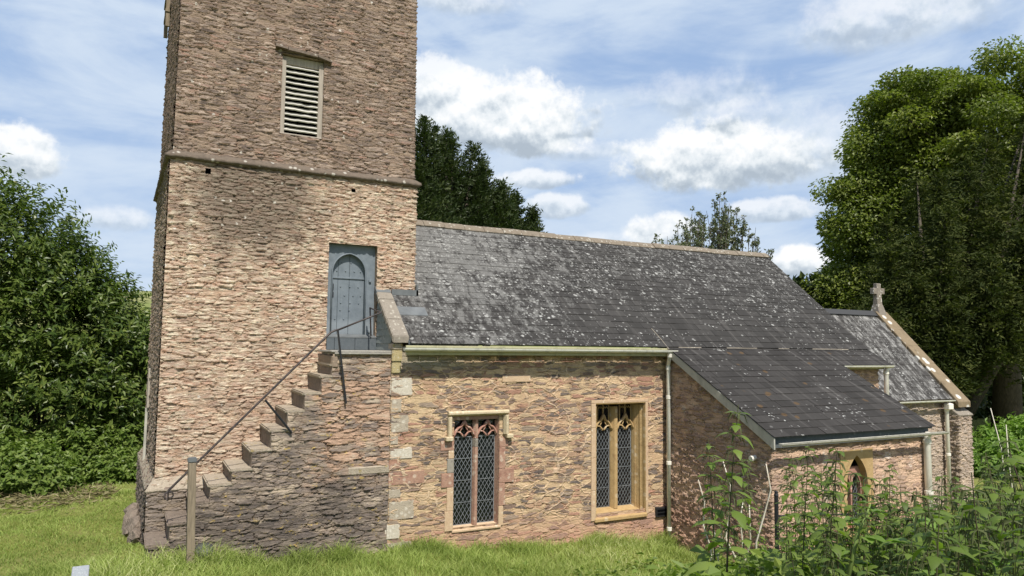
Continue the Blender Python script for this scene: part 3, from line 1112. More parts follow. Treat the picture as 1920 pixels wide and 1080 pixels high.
# west gable parapet (its west cheek is slate-hung)
m = MB()
m.prism([(11.30, 3.0), (12.10, 3.0), (12.10, roofz(12.10) - .08), (11.30, roofz(11.30) - .08)], lambda a, b, d: (d, a, b), 3.89, 4.07)
m.build('parapet_wall', M_core, CH)
ch = []
k = 0
for row in range(8):
    z0 = 3.13 + row * .115
    ys = []
    yy = 11.31 + (0.09 if row % 2 else 0)
    edges = [11.31]
    while yy < 12.06:
        if yy > 11.32: edges.append(yy)
        yy += .24 + .04 * random.random()
    edges.append(12.06)
    for i in range(len(edges) - 1):
        a, b = edges[i] + .003, edges[i + 1] - .003
        zt = z0 + .155
        # clip to the coping slope
        if z0 > roofz(b) - .12:
            continue
        zta, ztb = min(zt, roofz(a) - .07), min(zt, roofz(b) - .07)
        if zta < z0 + .03:
            a = min(b - .02, (z0 + .06 - 3.25) / SLOPE + 11.06 + .09)
            zta = min(zt, roofz(a) - .05)
        j = random.uniform(-.006, .006)
        ch.append([(3.868, a, z0 + j), (3.868, b, z0 + j), (3.884, b, ztb), (3.884, a, zta), (3.878, a, z0 + j), (3.878, b, z0 + j), (3.888, b, ztb), (3.888, a, zta)])
m = MB()
for c in ch:
    m.hexa([c[0], c[1], c[5], c[4], c[3], c[2], c[6], c[7]])
m.build('hung_slates', M_slatehung, CH)
# coping of the parapet : three granite stones and a lead apron
cop = MB()
ys = [11.12, 11.46, 11.88, 12.04]
for i in range(3):
    a, b = ys[i] + .004, ys[i + 1] - .004
    m = MB()
    m.hexa([(3.845, a, roofz(a) - .06), (4.115, a, roofz(a) - .06), (4.115, b, roofz(b) - .06), (3.845, b, roofz(b) - .06),
            (3.845, a, roofz(a) + .055), (4.115, a, roofz(a) + .055), (4.115, b, roofz(b) + .055), (3.845, b, roofz(b) + .055)])
    m.build('coping_stone', M_cope, CH, bevel=.012, seg=2, jitter=.004)
a, b = 12.045, 12.15
m = MB()
m.hexa([(3.85, a, roofz(a) - .03), (4.11, a, roofz(a) - .03), (4.11, b, roofz(b) - .03), (3.85, b, roofz(b) - .03),
        (3.85, a, roofz(a) + .05), (4.11, a, roofz(a) + .05), (4.11, b, roofz(b) + .06), (3.85, b, roofz(b) + .06)])
m.build('lead_apron', M_lead, CH)
# kneeler and corner pier under the coping
m = MB()
m.box(3.87, 4.04, 11.19, 11.42, 3.14, 3.24)
m.build('kneeler', M_step, CH, bevel=.01)
m = MB()
m.box(3.865, 4.03, 11.195, 11.40, 2.95, 3.137)
m.box(3.87, 4.02, 11.205, 11.40, 2.765, 2.945)
m.build('corner_pier', M_yell, CH, bevel=.012, seg=2, jitter=.004)
# lead flashing where tower meets roof
m = MB()
y0, y1 = 11.60, 12.06
m.hexa([(4.12, y0, roofz(y0) + .012), (4.62, y0, roofz(y0) + .012), (4.62, y0 + .17, roofz(y0 + .17) + .012), (4.12, y0 + .17, roofz(y0 + .17) + .012),
        (4.12, y0, roofz(y0) + .024), (4.62, y0, roofz(y0) + .024), (4.62, y0 + .17, roofz(y0 + .17) + .024), (4.12, y0 + .17, roofz(y0 + .17) + .024)])
m.build('lead_flashing', M_lead, CH)
m = MB()
m.box(4.12, 4.60, 12.03, 12.07, roofz(12.05), roofz(12.05) + .10)
m.box(4.565, 4.60, 12.03, 12.4, roofz(12.05) - .1, roofz(12.05) + .2)
m.build('lead_flashing', M_lead, CH)
# quoins of the south-west corner
PX = 119.0
qs = [(3.862, 4.23, 2.40, 2.72, 0), (3.87, 4.06, 2.14, 2.385, 0), (3.875, 4.185, 1.82, 2.125, 0), (3.87, 4.02, 1.63, 1.80, 0), (3.87, 4.26, 1.40, 1.60, 0), (3.85, 4.06, 1.25, 1.38, 1),
      (3.85, 4.48, .995, 1.235, 1), (3.86, 4.08, .80, .97, 0), (3.87, 4.30, .46, .78, 0), (3.84, 4.07, .17, .43, 0), (3.85, 4.27, -.1, .15, 0), (3.9, 4.4, -.35, -.12, 1)]
for (a, b, c, d, r_) in qs:
    m = MB()
    m.box(a, b, NY - .014, NY + .12, c + .004, d - .004)
    o = m.build('quoin', M_redq if r_ else (M_white if (c, d) in ((1.40, 1.60), (.17, .43), (2.40, 2.72)) else M_granite), CH, bevel=.02, seg=2, jitter=.009)
    if r_ and b > 4.4: o['label'] = 'red sandstone corner block with pale lichen'
# a tawny squared block let into the wall
m = MB()
m.box(5.86, 6.41, NY - .024, NY + .06, 2.60, 2.715)
m.build('squared_block', M_tanq, CH, bevel=.008, jitter=.004)


# windows ------------------------------------------------
def lattice(m, x0, x1, z0, z1, y, pw, ph, r=.0028):
    """diamond lead lattice clipped to the light"""
    def clip(a, b):
        (ax, az_), (bx, bz) = a, b
        t0, t1 = 0.0, 1.0
        dx, dz = bx - ax, bz - az_
        for p, q in ((-dx, ax - x0), (dx, x1 - ax), (-dz, az_ - z0), (dz, z1 - az_)):
            if abs(p) < 1e-9:
                if q < 0: return None
                continue
            t = q / p
            if p < 0: t0 = max(t0, t)
            else: t1 = min(t1, t)
        if t0 >= t1: return None
        return (ax + dx * t0, az_ + dz * t0), (ax + dx * t1, az_ + dz * t1)
    H = z1 - z0
    run = H * pw / ph
    k = -int(run / pw) - 2
    while k * pw < (x1 - x0) + run + pw:
        for s in (1, -1):
            sx = x0 + k * pw
            a = (sx, z0) if s > 0 else (sx, z0)
            b = (sx + s * run, z1)
            c = clip(a, b)
            if c:
                (ax, az_), (bx, bz) = c
                if math.hypot(bx - ax, bz - az_) > .01:
                    d = Vector((bx - ax, 0, bz - az_))
                    L = d.length
                    d.normalize()
                    nrm = Vector((-d.z, 0, d.x))
                    m.obox(((ax + bx) / 2, y + (.0012 if s > 0 else -.0012), (az_ + bz) / 2), d, nrm, (0, 1, 0), L, r * 2, r * 1.6)
        k += 1
    for (a, b) in (((x0, z0), (x0, z1)), ((x1, z0), (x1, z1)), ((x0, z0), (x1, z0)), ((x0, z1), (x1, z1))):
        m.obox(((a[0] + b[0]) / 2, y, (a[1] + b[1]) / 2), (b[0] - a[0], 0, b[1] - a[1]), (-(b[1] - a[1]), 0, b[0] - a[0]), (0, 1, 0), math.hypot(b[0] - a[0], b[1] - a[1]), .013, .008)
    # saddle bars
    z = z0 + .36
    while z < z1 - .1:
        m.obox(((x0 + x1) / 2, y - .006, z), (1, 0, 0), (0, 0, 1), (0, 1, 0), x1 - x0, .007, .007)
        z += .36


def ogee(cx, hw, zs_, zap, n=9):
    """double-curved arch head, left to right"""
    out = []
    h = zap - zs_
    for i in range(n + 1):
        f = i / n
        # S-curve: first convex then concave
        x = -hw * (1 - f)
        zz = h * (0.62 * math.sin(min(f / .62, 1) * math.pi / 2) * (1 if f < .62 else 1) + (0 if f < .62 else .38 * (1 - math.cos((f - .62) / .38 * math.pi / 2))))
        out.append((cx + x, zs_ + zz))
    return out + [(2 * cx - x, z) for x, z in reversed(out[:-1])]


def tracery_head(m, cx, hw, zs_, zap, y, th, dep, fl=True):
    og = ogee(cx, hw, zs_, zap)
    m.tube([(x, y, z) for x, z in og], [th * (.75 + .5 * (abs(x - cx) / hw < .2)) for x, z in og], 6)
    m.tube([(x, y + dep * .5, z - .004) for x, z in og], th * .9, 4)
    # cusps: two pointed leaves curling in towards the middle
    for s in (-1, 1):
        pts = [(cx + s * hw * .98, y + .01, zs_ + .01), (cx + s * hw * .72, y + .01, zs_ + .085), (cx + s * hw * .40, y + .01, zs_ + .075), (cx + s * hw * .14, y + .01, zs_ + .02), (cx + s * hw * .05, y + .01, zs_ - .012)]
        m.tube(pts, [th * .7, th * .62, th * .6, th * .8, th * .22], 6)
        m.tube([pts[2], (cx + s * hw * .26, y + .01, zs_ + .125), (cx + s * hw * .12, y + .01, zs_ + .16)], [th * .5, th * .42, th * .2], 6)


# left window: red sandstone, square hood mould
w1 = MB()
reveal(w1, W1[0] - .004, W1[1] + .004, W1[2] - .004, W1[3] + .004, NY + .015, NY + .34)
win1 = w1.build('window', M_tanq, CH)
win1['label'] = 'red sandstone window with two ogee lights under a square hood mould'
G1 = NY + .115
for x0, x1 in ((5.025, 5.352), (5.462, 5.782)):
    m = MB()
    m.box(x0 - .02, x1 + .02, G1 + .004, G1 + .010, .24, 2.05)
    m.build('pane', M_glass, win1)
    m = MB()
    lattice(m, x0, x1, .255, 1.69, G1 - .006, .0725, .117)
    m.build('lead_lattice', M_came, win1)
for (z0, z1, mt) in ((.24, 1.30, M_redq), (1.304, 1.52, M_redq), (1.524, 1.66, M_cope), (1.664, 2.02, M_redq)):
    m = MB()
    m.prism([(5.36, G1 + .03), (5.36, G1 - .03), (5.385, G1 - .085), (5.432, G1 - .085), (5.455, G1 - .03), (5.455, G1 + .03)], lambda a, b, d: (a, b, d), z0, z1)
    m.build('mullion', mt, win1, bevel=.004)
m = MB()
for cx in (5.19, 5.622):
    tracery_head(m, cx, .196, 1.70, 1.955, G1 - .055, .024, .05)
m.build('tracery', M_trac, win1, smooth=True)
m = MB()
m.hexa([(4.96, NY - .03, .165), (5.86, NY - .03, .165), (5.86, NY + .3, .165), (4.96, NY + .3, .165), (4.96, NY - .03, .20), (5.86, NY - .03, .20), (5.86, G1 + .02, .262), (4.96, G1 + .02, .262)])
m.build('sill', M_tanq, win1, bevel=.006)
jl = [(4.83, 4.975, .20, .52, M_tanq), (4.86, 4.975, .525, .90, M_tanq), (4.76, 4.975, .905, 1.13, M_redq), (4.86, 4.975, 1.135, 1.36, M_cement), (4.88, 4.975, 1.365, 1.66, M_tanq), (4.74, 4.975, 1.50, 1.66, M_redq)]
jl[4] = (4.88, 4.975, 1.365, 1.495, M_tanq)
jr = [(5.815, 5.90, .20, .52, M_tanq), (5.815, 5.93, .525, .90, M_redq), (5.815, 6.10, .905, 1.14, M_redq), (5.815, 5.93, 1.145, 1.50, M_redq), (5.815, 5.98, 1.505, 1.66, M_redq)]
for (a, b, c, d, mt) in jl + jr:
    m = MB()
    m.box(a, b, NY - .024, NY + .2, c, d)
    m.build('jamb_stone', mt, win1, bevel=.006, jitter=.003)
# inner chamfered jamb strips
m = MB()
m.prism([(4.975, NY - .01), (5.02, G1 - .01), (5.02, G1 + .06), (4.97, G1 + .06)], lambda a, b, d: (a, b, d), .22, 1.95)
m.prism([(5.815, NY - .01), (5.785, G1 - .01), (5.785, G1 + .06), (5.82, G1 + .06)], lambda a, b, d: (a, b, d), .22, 1.95)
m.prism([(4.975, 1.98), (5.815, 1.98), (5.815, 2.06), (4.975, 2.06)], lambda a, b, d: (a, d, b), NY + .02, NY + .30)
m.build('inner_jamb', M_redq, win1)
# hood mould
m = MB()
hp = [(NY - .015, .0), (NY - .075, .0), (NY - .095, -.02), (NY - .095, -.055), (NY - .03, -.085), (NY - .015, -.085)]
m.prism([(a, 2.135 + b) for a, b in hp], lambda a, b, d: (d, a, b), 4.845, 5.965)
for s, x in ((1, 4.845), (-1, 5.965)):
    m.prism([(a, x - s * b) for a, b in hp], lambda a, b, d: (b, a, d), 1.72, 2.048)
m.build('hood_mould', M_hood, win1, bevel=.005)
for x in (4.80, 5.92):
    m = MB()
    m.box(x, x + .125, NY - .11, NY + .02, 1.655, 1.725)
    m.build('label_stop', M_hood, win1, bevel=.012)

# right window: ochre stone, deep moulded frame
w2 = MB()
reveal(w2, W2[0] - .004, W2[1] + .004, W2[2] - .1, W2[3] + .004, NY + .015, NY + .5)
win2 = w2.build('window', M_ham, CH)
win2['label'] = 'deep ochre stone window with two ogee lights and moulded jambs'
G2 = NY + .30
L2 = ((7.985, 8.315), (8.50, 8.825))
for x0, x1 in L2:
    m = MB()
    m.box(x0 - .02, x1 + .02, G2 + .004, G2 + .010, .2, 2.15)
    m.build('pane', M_glass, win2)
    m = MB()
    lattice(m, x0, x1, .225, 1.68, G2 - .006, .0725, .117)
    m.build('lead_lattice', M_came, win2)
m = MB()
m.prism([(8.325, G2 + .04), (8.325, G2 - .03), (8.375, G2 - .11), (8.44, G2 - .11), (8.49, G2 - .03), (8.49, G2 + .04)], lambda a, b, d: (a, b, d), .20, 2.10)
m.build('mullion', M_ham, win2, bevel=.005)
m = MB()
for cx in (8.15, 8.662):
    tracery_head(m, cx, .20, 1.66, 1.94, G2 - .06, .026, .05)
for x in (8.02, 8.15, 8.28, 8.53, 8.66, 8.80):
    m.tube([(x, G2 - .045, 1.93 if x in (8.15, 8.66) else 1.82), (x, G2 - .045, 2.14)], .014, 6)
for x in (8.085, 8.215, 8.595, 8.73):
    m.tube([(x - .05, G2 - .04, 2.06), (x - .02, G2 - .04, 2.10), (x, G2 - .04, 2.065), (x + .02, G2 - .04, 2.10), (x + .05, G2 - .04, 2.06)], .010, 5)
m.build('tracery', M_ham, win2, smooth=True)
# outer moulded frame with stepped hollow mouldings down each jamb
for s, xo, xi in ((1, 7.80, 7.985), (-1, 8.94, 8.835)):
    m = MB()
    d_ = xi - xo
    prof2 = [(xo - s * .01, NY - .02), (xo + d_ * .05, NY - .02), (xo + d_ * .16, NY + .03), (xo + d_ * .10, NY + .05), (xo + d_ * .35, NY + .09), (xo + d_ * .45, NY + .10), (xo + d_ * .40, NY + .13),
             (xo + d_ * .70, NY + .20), (xo + d_ * .80, NY + .20), (xo + d_ * 1.0, G2 - .03), (xo + d_ * 1.0, G2 + .05), (xo - s * .02, G2 + .05)]
    m.prism(prof2, lambda a, b, d: (a, b, d), .16, 2.13)
    m.build('moulded_jamb', M_ham, win2)
m = MB()
prof3 = [(NY - .02, 2.19), (NY - .02, 2.175), (NY + .04, 2.165), (NY + .10, 2.155), (NY + .14, 2.15), (NY + .22, 2.135), (G2 + .05, 2.125), (G2 + .05, 2.19)]
m.prism(prof3, lambda a, b, d: (d, a, b), 7.79, 8.95)
m.build('moulded_head', M_ham, win2)
m = MB()
for (a, b, c, d) in ((7.70, 7.795, .62, 1.20), (7.70, 7.795, 1.205, 1.75), (7.70, 7.795, 1.755, 2.185), (7.70, 7.795, .08, .615), (8.945, 9.0, .1, .70), (8.945, 9.0, .705, 1.35), (8.945, 9.0, 1.355, 2.185), (7.70, 8.30, 2.19, 2.245), (8.304, 9.0, 2.19, 2.245)):
    m = MB()
    m.box(a, b, NY - .026, NY + .1, c, d)
    m.build('surround_block', M_tanq, win2, bevel=.005, jitter=.002)
m = MB()
m.hexa([(7.77, NY - .05, .05), (8.96, NY - .05, .05), (8.96, NY + .4, .05), (7.77, NY + .4, .05), (7.77, NY - .05, .115), (8.96, NY - .05, .115), (8.92, G2 + .02, .235), (7.80, G2 + .02, .235)])
m.build('sill', M_ham, win2, bevel=.01, jitter=.004)
# small black vent box
m = MB()
m.box(9.17, 9.44, NY - .05, NY + .05, .01, .19)
v_ = m.build('vent_box', M_iron, CH, bevel=.006)
m = MB()
for k in range(2):
    m.box(9.195, 9.415, NY - .058, NY - .049, .05 + k * .065, .085 + k * .065)
m.build('vent_slot', M_void, v_)


# roofs --------------------------------------------------
def slates(name, x0, x1, ylist, zfun, gauge, width, material, parent, xclip=None, seed=1, lift=.013):
    """courses of overlapping slates up a slope. ylist=(y_eave,y_top)"""
    rr = random.Random(seed)
    V, Fq, rnd = [], [], []
    ya, yb = ylist
    dz = zfun(yb) - zfun(ya)
    L = math.hypot(yb - ya, dz)
    ty, tz = (yb - ya) / L, dz / L
    ny, nz = -tz, ty
    if nz < 0: ny, nz = -ny, -nz
    s = 0.0
    row = 0
    while s < L - .02:
        g = gauge
        s1 = min(s + g * 1.55, L)
        ymid = ya + ty * (s + g * .5)
        a0, a1 = (x0, x1) if xclip is None else xclip(ymid)
        x = a0 - rr.uniform(0, width)
        while x < a1:
            w = width * rr.uniform(.78, 1.25)
            xa, xb = max(x, a0), min(x + w, a1)
            x += w
            if xb - xa < .03: continue
            j = rr.uniform(-.006, .006)
            lf = lift * rr.uniform(.8, 1.35)
            tw = rr.uniform(-.003, .003)
            i = len(V)
            g0 = .0022
            for (xx, ss_, hh) in ((xa + g0, s + j, lf + tw), (xb - g0, s + j, lf - tw), (xb - g0, s1, .002), (xa + g0, s1, .002),
                                  (xa + g0, s + j, lf + tw - .010), (xb - g0, s + j, lf - tw - .010), (xb - g0, s1, -.006), (xa + g0, s1, -.006)):
                V.append((xx, ya + ty * ss_ + ny * hh, zfun(ya) + tz * ss_ + nz * hh))
            q = rr.random()
            for f in ((0, 1, 2, 3), (4, 5, 1, 0), (5, 6, 2, 1), (7, 4, 0, 3)):
                Fq.append(tuple(i + k for k in f))
                rnd.append(q)
        s += g
        row += 1
    return np_mesh(name, V, Fq, material, parent, False, {'rnd': ('FACE', rnd)})


def nclip(y):
    x0 = 4.115 if y < 12.08 else TX1 + .005
    # the slates right of the lean-to's raised verge belong to the same slope
    return x0, NX1 + .06


nave_roof = slates('nave_roof', 4.1, NX1, (11.04, 14.06), roofz, .187, .36, M_slate, CH, nclip, 11)
m = MB()
m.hexa([(4.1, 11.10, roofz(11.10) - .06), (NX1, 11.10, roofz(11.10) - .06), (NX1, 14.06, RIDGE_Z - .06), (4.1, 14.06, RIDGE_Z - .06),
        (4.1, 11.10, roofz(11.10) - .012), (NX1, 11.10, roofz(11.10) - .012), (NX1, 14.06, RIDGE_Z - .012), (4.1, 14.06, RIDGE_Z - .012)])
m.build('roof_boarding', M_sillslate, CH)
slates('north_slates', 4.56, NX1 + .06, (17.08, 14.06), lambda y: 3.25 + SLOPE * (17.06 - y), .22, .40, M_slate, CH, None, 5)
# ridge tiles
rx = 4.5
rr = random.Random(4)
while rx < NX1 + .02:
    L = .46
    b = min(rx + L - .006, NX1 + .06)
    m = MB()
    dz = rr.uniform(-.010, .010) - .03 * math.sin((rx - 4.5) / 10.7 * math.pi)
    pr_ = [(-.16, -.115), (-.09, -.035), (0, .02), (.09, -.035), (.16, -.115), (.14, -.14), (0, -.03), (-.14, -.14)]
    m.prism([(RIDGE_Y + a, RIDGE_Z + .045 + c + dz) for a, c in pr_], lambda a, c, d: (d, a, c), rx, b)
    m.build('ridge_tile', M_ridge, CH, bevel=.006, jitter=.003)
    rx += L
# nave eaves gutter and fascia
m = MB()
m.box(4.03, 9.42, 11.02, 11.05, 3.06, 3.21)
m.build('fascia', M_fascia, CH, bevel=.004)


def gutter(name, x0, x1, y, z, r=.055, brackets=True, sag=0, mt=None):
    m = MB()
    n = 7
    prof_ = [(y - r * math.cos(math.pi * i / n), z - r * math.sin(math.pi * i / n)) for i in range(n + 1)]
    prof_ = [(prof_[0][0] - .004, prof_[0][1] + .006)] + prof_
    inner = [(y - (r - .006) * math.cos(math.pi * i / n), z - (r - .006) * math.sin(math.pi * i / n)) for i in range(n, -1, -1)]
    m.prism(prof_ + inner, lambda a, b, d: (d, a, b), x0, x1)
    half = [(y - (r - .003) * math.cos(math.pi * i / n), z - (r - .003) * math.sin(math.pi * i / n)) for i in range(n + 1)]
    for x in (x0 - .012, x1):
        m.prism(half, lambda a, b, d: (d, a, b), x, x + .012)
    k = x0 + .75
    while brackets and k < x1 - .2:
        big = [(y - (r + .007) * math.cos(math.pi * i / n), z - (r + .007) * math.sin(math.pi * i / n) + .004) for i in range(n + 1)]
        m.prism(big + inner, lambda a, b, d: (d, a, b), k, k + .025)
        k += .95
    return m.build(name, mt or M_gutter, CH)


gutter('gutter', 3.985, 9.47, 10.95, 3.172)


def downpipe(path, r, collars, name='downpipe'):
    m = MB()
    m.tube(path, r, 12)
    o = m.build(name, M_pipe, CH, smooth=True)
    for (x, y, z) in collars:
        m = MB()
        m.tube([(x, y, z - .035), (x, y, z - .030), (x, y, z + .030), (x, y, z + .035)], [r * 1.05, r * 1.24, r * 1.24, r * 1.05], 12)
        m.box(x + r, x + r + .05, y - .01, y + .015, z - .008, z + .008)
        m.build('collar', M_pipe, o, smooth=False)
    return o


downpipe([(9.33, 10.97, 3.14), (9.33, 10.97, 3.06), (9.335, 10.985, 3.02), (9.36, 11.03, 2.965), (9.385, 11.07, 2.92), (9.395, 11.09, 2.86), (9.395, 11.09, -.35)], .040,
         [(9.33, 10.97, 3.07), (9.395, 11.09, 2.83), (9.395, 11.09, 2.27), (9.395, 11.09, 1.03), (9.395, 11.09, -.2)])

# lean-to ------------------------------------------------
LX0, LX1, LYF = 9.46, 13.50, 8.64
LWID = NY - LYF
LLEN = LX1 - LX0


def lean_pf(U, T):
    a, b = LWID, LWID + LLEN
    x = np.where(U <= a, LX0, np.where(U <= b, LX0 + U - a, LX1))
    y = np.where(U <= a, NY - U, np.where(U <= b, LYF, LYF + U - b))
    top = np.where(y > LY1, LZ1 - .02 + (y - LY1) * SLOPE, leanz(y) - .04)
    zb = -1.15
    z = zb + (top - zb) * T
    return x, y, z, z


LW = (11.19, 11.85, .10, 1.42)
us = lines(0, LWID, .02) + lines(LWID, LWID + LLEN, .022, LWID + LW[0] - LX0, LWID + LW[1] - LX0)[1:] + lines(LWID + LLEN, 2 * LWID + LLEN, .08)[1:]
ts = list(np.linspace(0, 1, 180))
zt = leanz(LYF) - .04
h_t = lambda z: (z + 1.15) / (zt + 1.15)
ts = lines(0, 1, .0065, h_t(LW[2]), h_t(LW[3]))
wall_mesh('leanto_wall', us, ts, lean_pf, M_lean, CH, rects((LWID + LW[0] - LX0, LWID + LW[1] - LX0, h_t(LW[2]), h_t(LW[3]))))


def lclip(y):
    x1 = 13.60 if y < 10.50 else 15.27
    return 9.34, x1


slates('leanto_roof', 9.34, 13.6, (8.47, 11.09), leanz, .205, .40, M_slate2, CH, lclip, 21)
m = MB()
m.hexa([(9.36, 8.53, leanz(8.53) - .06), (13.58, 8.53, leanz(8.53) - .06), (13.58, 10.98, leanz(10.98) - .06), (9.36, 10.98, leanz(10.98) - .06),
        (9.36, 8.53, leanz(8.53) - .012), (13.58, 8.53, leanz(8.53) - .012), (13.58, 10.98, leanz(10.98) - .02), (9.36, 10.98, leanz(10.98) - .02)])
m.hexa([(13.581, 10.56, leanz(10.56) - .06), (15.25, 10.56, leanz(10.56) - .06), (15.25, 10.98, leanz(10.98) - .06), (13.581, 10.98, leanz(10.98) - .06),
        (13.581, 10.56, leanz(10.56) - .012), (15.25, 10.56, leanz(10.56) - .012), (15.25, 10.98, leanz(10.98) - .02), (13.581, 10.98, leanz(10.98) - .02)])
m.build('leanto_boarding', M_sillslate, CH)
# short raised verge where the lean-to roof starts, and a thin mortar line
m = MB()
x = 9.6
rr = random.Random(9)
while x < 15.2:
    L = rr.uniform(.3, .9)
    if rr.random() < .45:
        y_ = 11.035
        m.hexa([(x, y_ - .012, leanz(y_) + .010), (x + L, y_ - .012, leanz(y_) + .010), (x + L, y_ + .03, leanz(y_) + .010), (x, y_ + .03, leanz(y_) + .010),
                (x, y_ - .004, leanz(y_) + .024), (x + L, y_ - .004, leanz(y_) + .024), (x + L, y_ + .03, leanz(y_) + .036), (x, y_ + .03, leanz(y_) + .036)])
    x += L
m.tube([(9.33, 10.99, roofz(11.0) - .01), (9.31, 11.2, roofz(11.2) + .012), (9.29, 11.46, roofz(11.46) + .014)], [.012, .012, .006], 6)
m.build('mortar_fillet', M_cope, CH, jitter=.003)
# bargeboard on the west verge
m = MB()
m.hexa([(9.355, 8.49, leanz(8.49) - .21), (9.385, 8.49, leanz(8.49) - .21), (9.385, 10.95, leanz(10.95) - .17), (9.355, 10.95, leanz(10.95) - .17),
        (9.355, 8.49, leanz(8.49) - .02), (9.385, 8.49, leanz(8.49) - .02), (9.385, 10.95, leanz(10.95) - .02), (9.355, 10.95, leanz(10.95) - .02)])
m.build('bargeboard', M_barge, CH, bevel=.003)
m = MB()
m.box(9.39, 13.5, 8.56, 8.59, 1.62, 1.80)
m.build('fascia', M_sillslate, CH)  # dark slate colour paints in the shadow under the lean-to slates
gutter('gutter', 9.40, 13.80, 8.385, 1.712, .048, mt=M_gutter2)
m = MB()
m.tube([(LX0 - .12, 8.98, 1.40), (LX0 + .05, 8.98, 1.42)], .045, 10)
m.build('overflow_pipe', M_pipe, CH, smooth=False)
downpipe([(13.42, 8.50, 1.70), (13.42, 8.54, 1.60), (13.42, 8.54, -1.0)], .062, [(13.42, 8.54, 1.53), (13.42, 8.54, .6)])
# lean-to window
m = MB()
reveal(m, LW[0] - .004, LW[1] + .004, LW[2], LW[3] + .004, LYF + .015, LYF + .3)
win3 = m.build('window', M_ham, CH)
win3['label'] = 'pointed ochre window with two lancets half hidden by nettles'
ar = pointed_arch(11.52, .275, .88, 1.375)
m = MB()
arch_plate(m, LW[0] - .10, LW[1] + .10, LW[2] - .05, LW[3] + .06, ar, LYF - .030, LYF + .10)
m.build('arch_surround', M_ham, win3)
m = MB()
for cx in (11.385, 11.655):
    a2 = pointed_arch(cx, .115, .80, 1.04, 7)
    arch_plate(m, cx - .135, cx + .135, LW[2], 1.16, a2, LYF + .10, LYF + .17)
m.build('tracery', M_trac, win3)
m = MB()
m.box(LW[0] - .03, LW[1] + .03, LYF + .19, LYF + .20, LW[2], LW[3])
m.build('pane', M_glass, win3)
for cx in (11.385, 11.655):
    m = MB()
    lattice(m, cx - .113, cx + .113, .12, 1.02, LYF + .18, .0725, .117)
    m.build('lead_lattice', M_came, win3)
m = MB()
m.hexa([(LW[0] - .08, LYF - .07, LW[2] - .12), (LW[1] + .08, LYF - .07, LW[2] - .12), (LW[1] + .08, LYF + .2, LW[2] - .12), (LW[0] - .08, LYF + .2, LW[2] - .12),
        (LW[0] - .08, LYF - .07, LW[2] - .055), (LW[1] + .08, LYF - .07, LW[2] - .055), (LW[1] + .05, LYF + .2, LW[2] + .02), (LW[0] - .05, LYF + .2, LW[2] + .02)])
m.build('sill', M_ham, win3)

# stair turret wall between lean-to and chancel ----------
us = lines(0, 1.62, .022) + lines(1.62, 3.1, .05)[1:]
wall_mesh('turret_wall', us, lines(-1.0, 2.93, .022), lambda U, Z: (np.where(U <= 1.62, 13.48 + U, 15.10), np.where(U <= 1.62, 10.70, 10.70 + U - 1.62), Z), M_lean, CH)
gutter('gutter', 13.62, 15.28, 10.46, 2.885, .05, False)
m = MB()
m.box(13.6, 15.2, 10.60, 10.63, 2.80, 2.94)
m.build('fascia', M_fascia, CH)
downpipe([(15.19, 10.50, 2.86), (15.19, 10.56, 2.74), (15.19, 10.56, .6)], .05, [(15.19, 10.56, 2.72)])

# chancel ------------------------------------------------
CS = math.tan(R(46.6))
CRZ = 4.33


def chz(y): return CRZ - CS * (14.05 - y)


us = lines(0, 5.0, .025) + lines(5.0, 9.2, .06)[1:]
wall_mesh('chancel_wall', us, lines(-1.4, 2.0, .022), lambda U, Z: (np.where(U <= 5.0, 15.1 + U, 20.1), np.where(U <= 5.0, 11.98, 11.98 + U - 5.0), Z), M_chan, CH)
m = MB()
m.prism([(11.95, -1.2), (16.15, -1.2), (16.15, 2.0), (14.05, CRZ + .02), (11.95, 2.0)], lambda a, b, d: (d, a, b), 19.75, 20.05)
m.build('east_gable', M_core, CH)
slates('chancel_roof', 15.2, 19.72, (11.80, 14.05), chz, .205, .34, M_slate3, CH, None, 31)
slates('north_slates', 15.2, 19.72, (16.30, 14.05), lambda y: CRZ - CS * (y - 14.05), .22, .40, M_slate3, CH, None, 6)
m = MB()
m.prism([(14.05 - .16, CRZ - .09), (14.05, CRZ + .06), (14.05 + .16, CRZ - .09), (14.05, CRZ + .02)], lambda a, b, d: (d, a, b), 15.2, 19.70)
m.build('lead_ridge', mat('dark_ridge_lead', (.055, .055, .056), .7, .2), CH)
gutter('gutter', 15.3, 19.75, 11.74, 1.93, .045, False)
cy = [11.62, 12.10, 12.56, 13.02, 13.46, 13.98]
for i in range(5):
    for sgn in (1, -1):
        a, b = cy[i] + .004, cy[i + 1] - .004
        if sgn < 0: a, b = 28.1 - a, 28.1 - b
        za, zb = CRZ - CS * abs(14.05 - a), CRZ - CS * abs(14.05 - b)
        m = MB()
        m.hexa([(19.70, a, za - .03), (20.22, a, za - .03), (20.22, b, zb - .03), (19.70, b, zb - .03), (19.70, a, za + .13), (20.22, a, za + .13), (20.22, b, zb + .13), (19.70, b, zb + .13)])
        m.build('gable_coping', M_cope2, CH, bevel=.015, jitter=.006)
m = MB()
m.box(19.75, 20.1, 11.75, 12.0, 1.72, 1.95)
m.build('kneeler', M_cope2, CH, bevel=.02)
m = MB()
z0 = CRZ + .12
m.hexa([(19.74, 13.86, z0 - .22), (20.1, 13.86, z0 - .22), (20.1, 14.24, z0 - .22), (19.74, 14.24, z0 - .22), (19.8, 13.95, z0 + .14), (20.02, 13.95, z0 + .14), (20.02, 14.15, z0 + .14), (19.8, 14.15, z0 + .14)])
crb = m.build('cross_base', M_crosss, CH, bevel=.02)
m = MB()
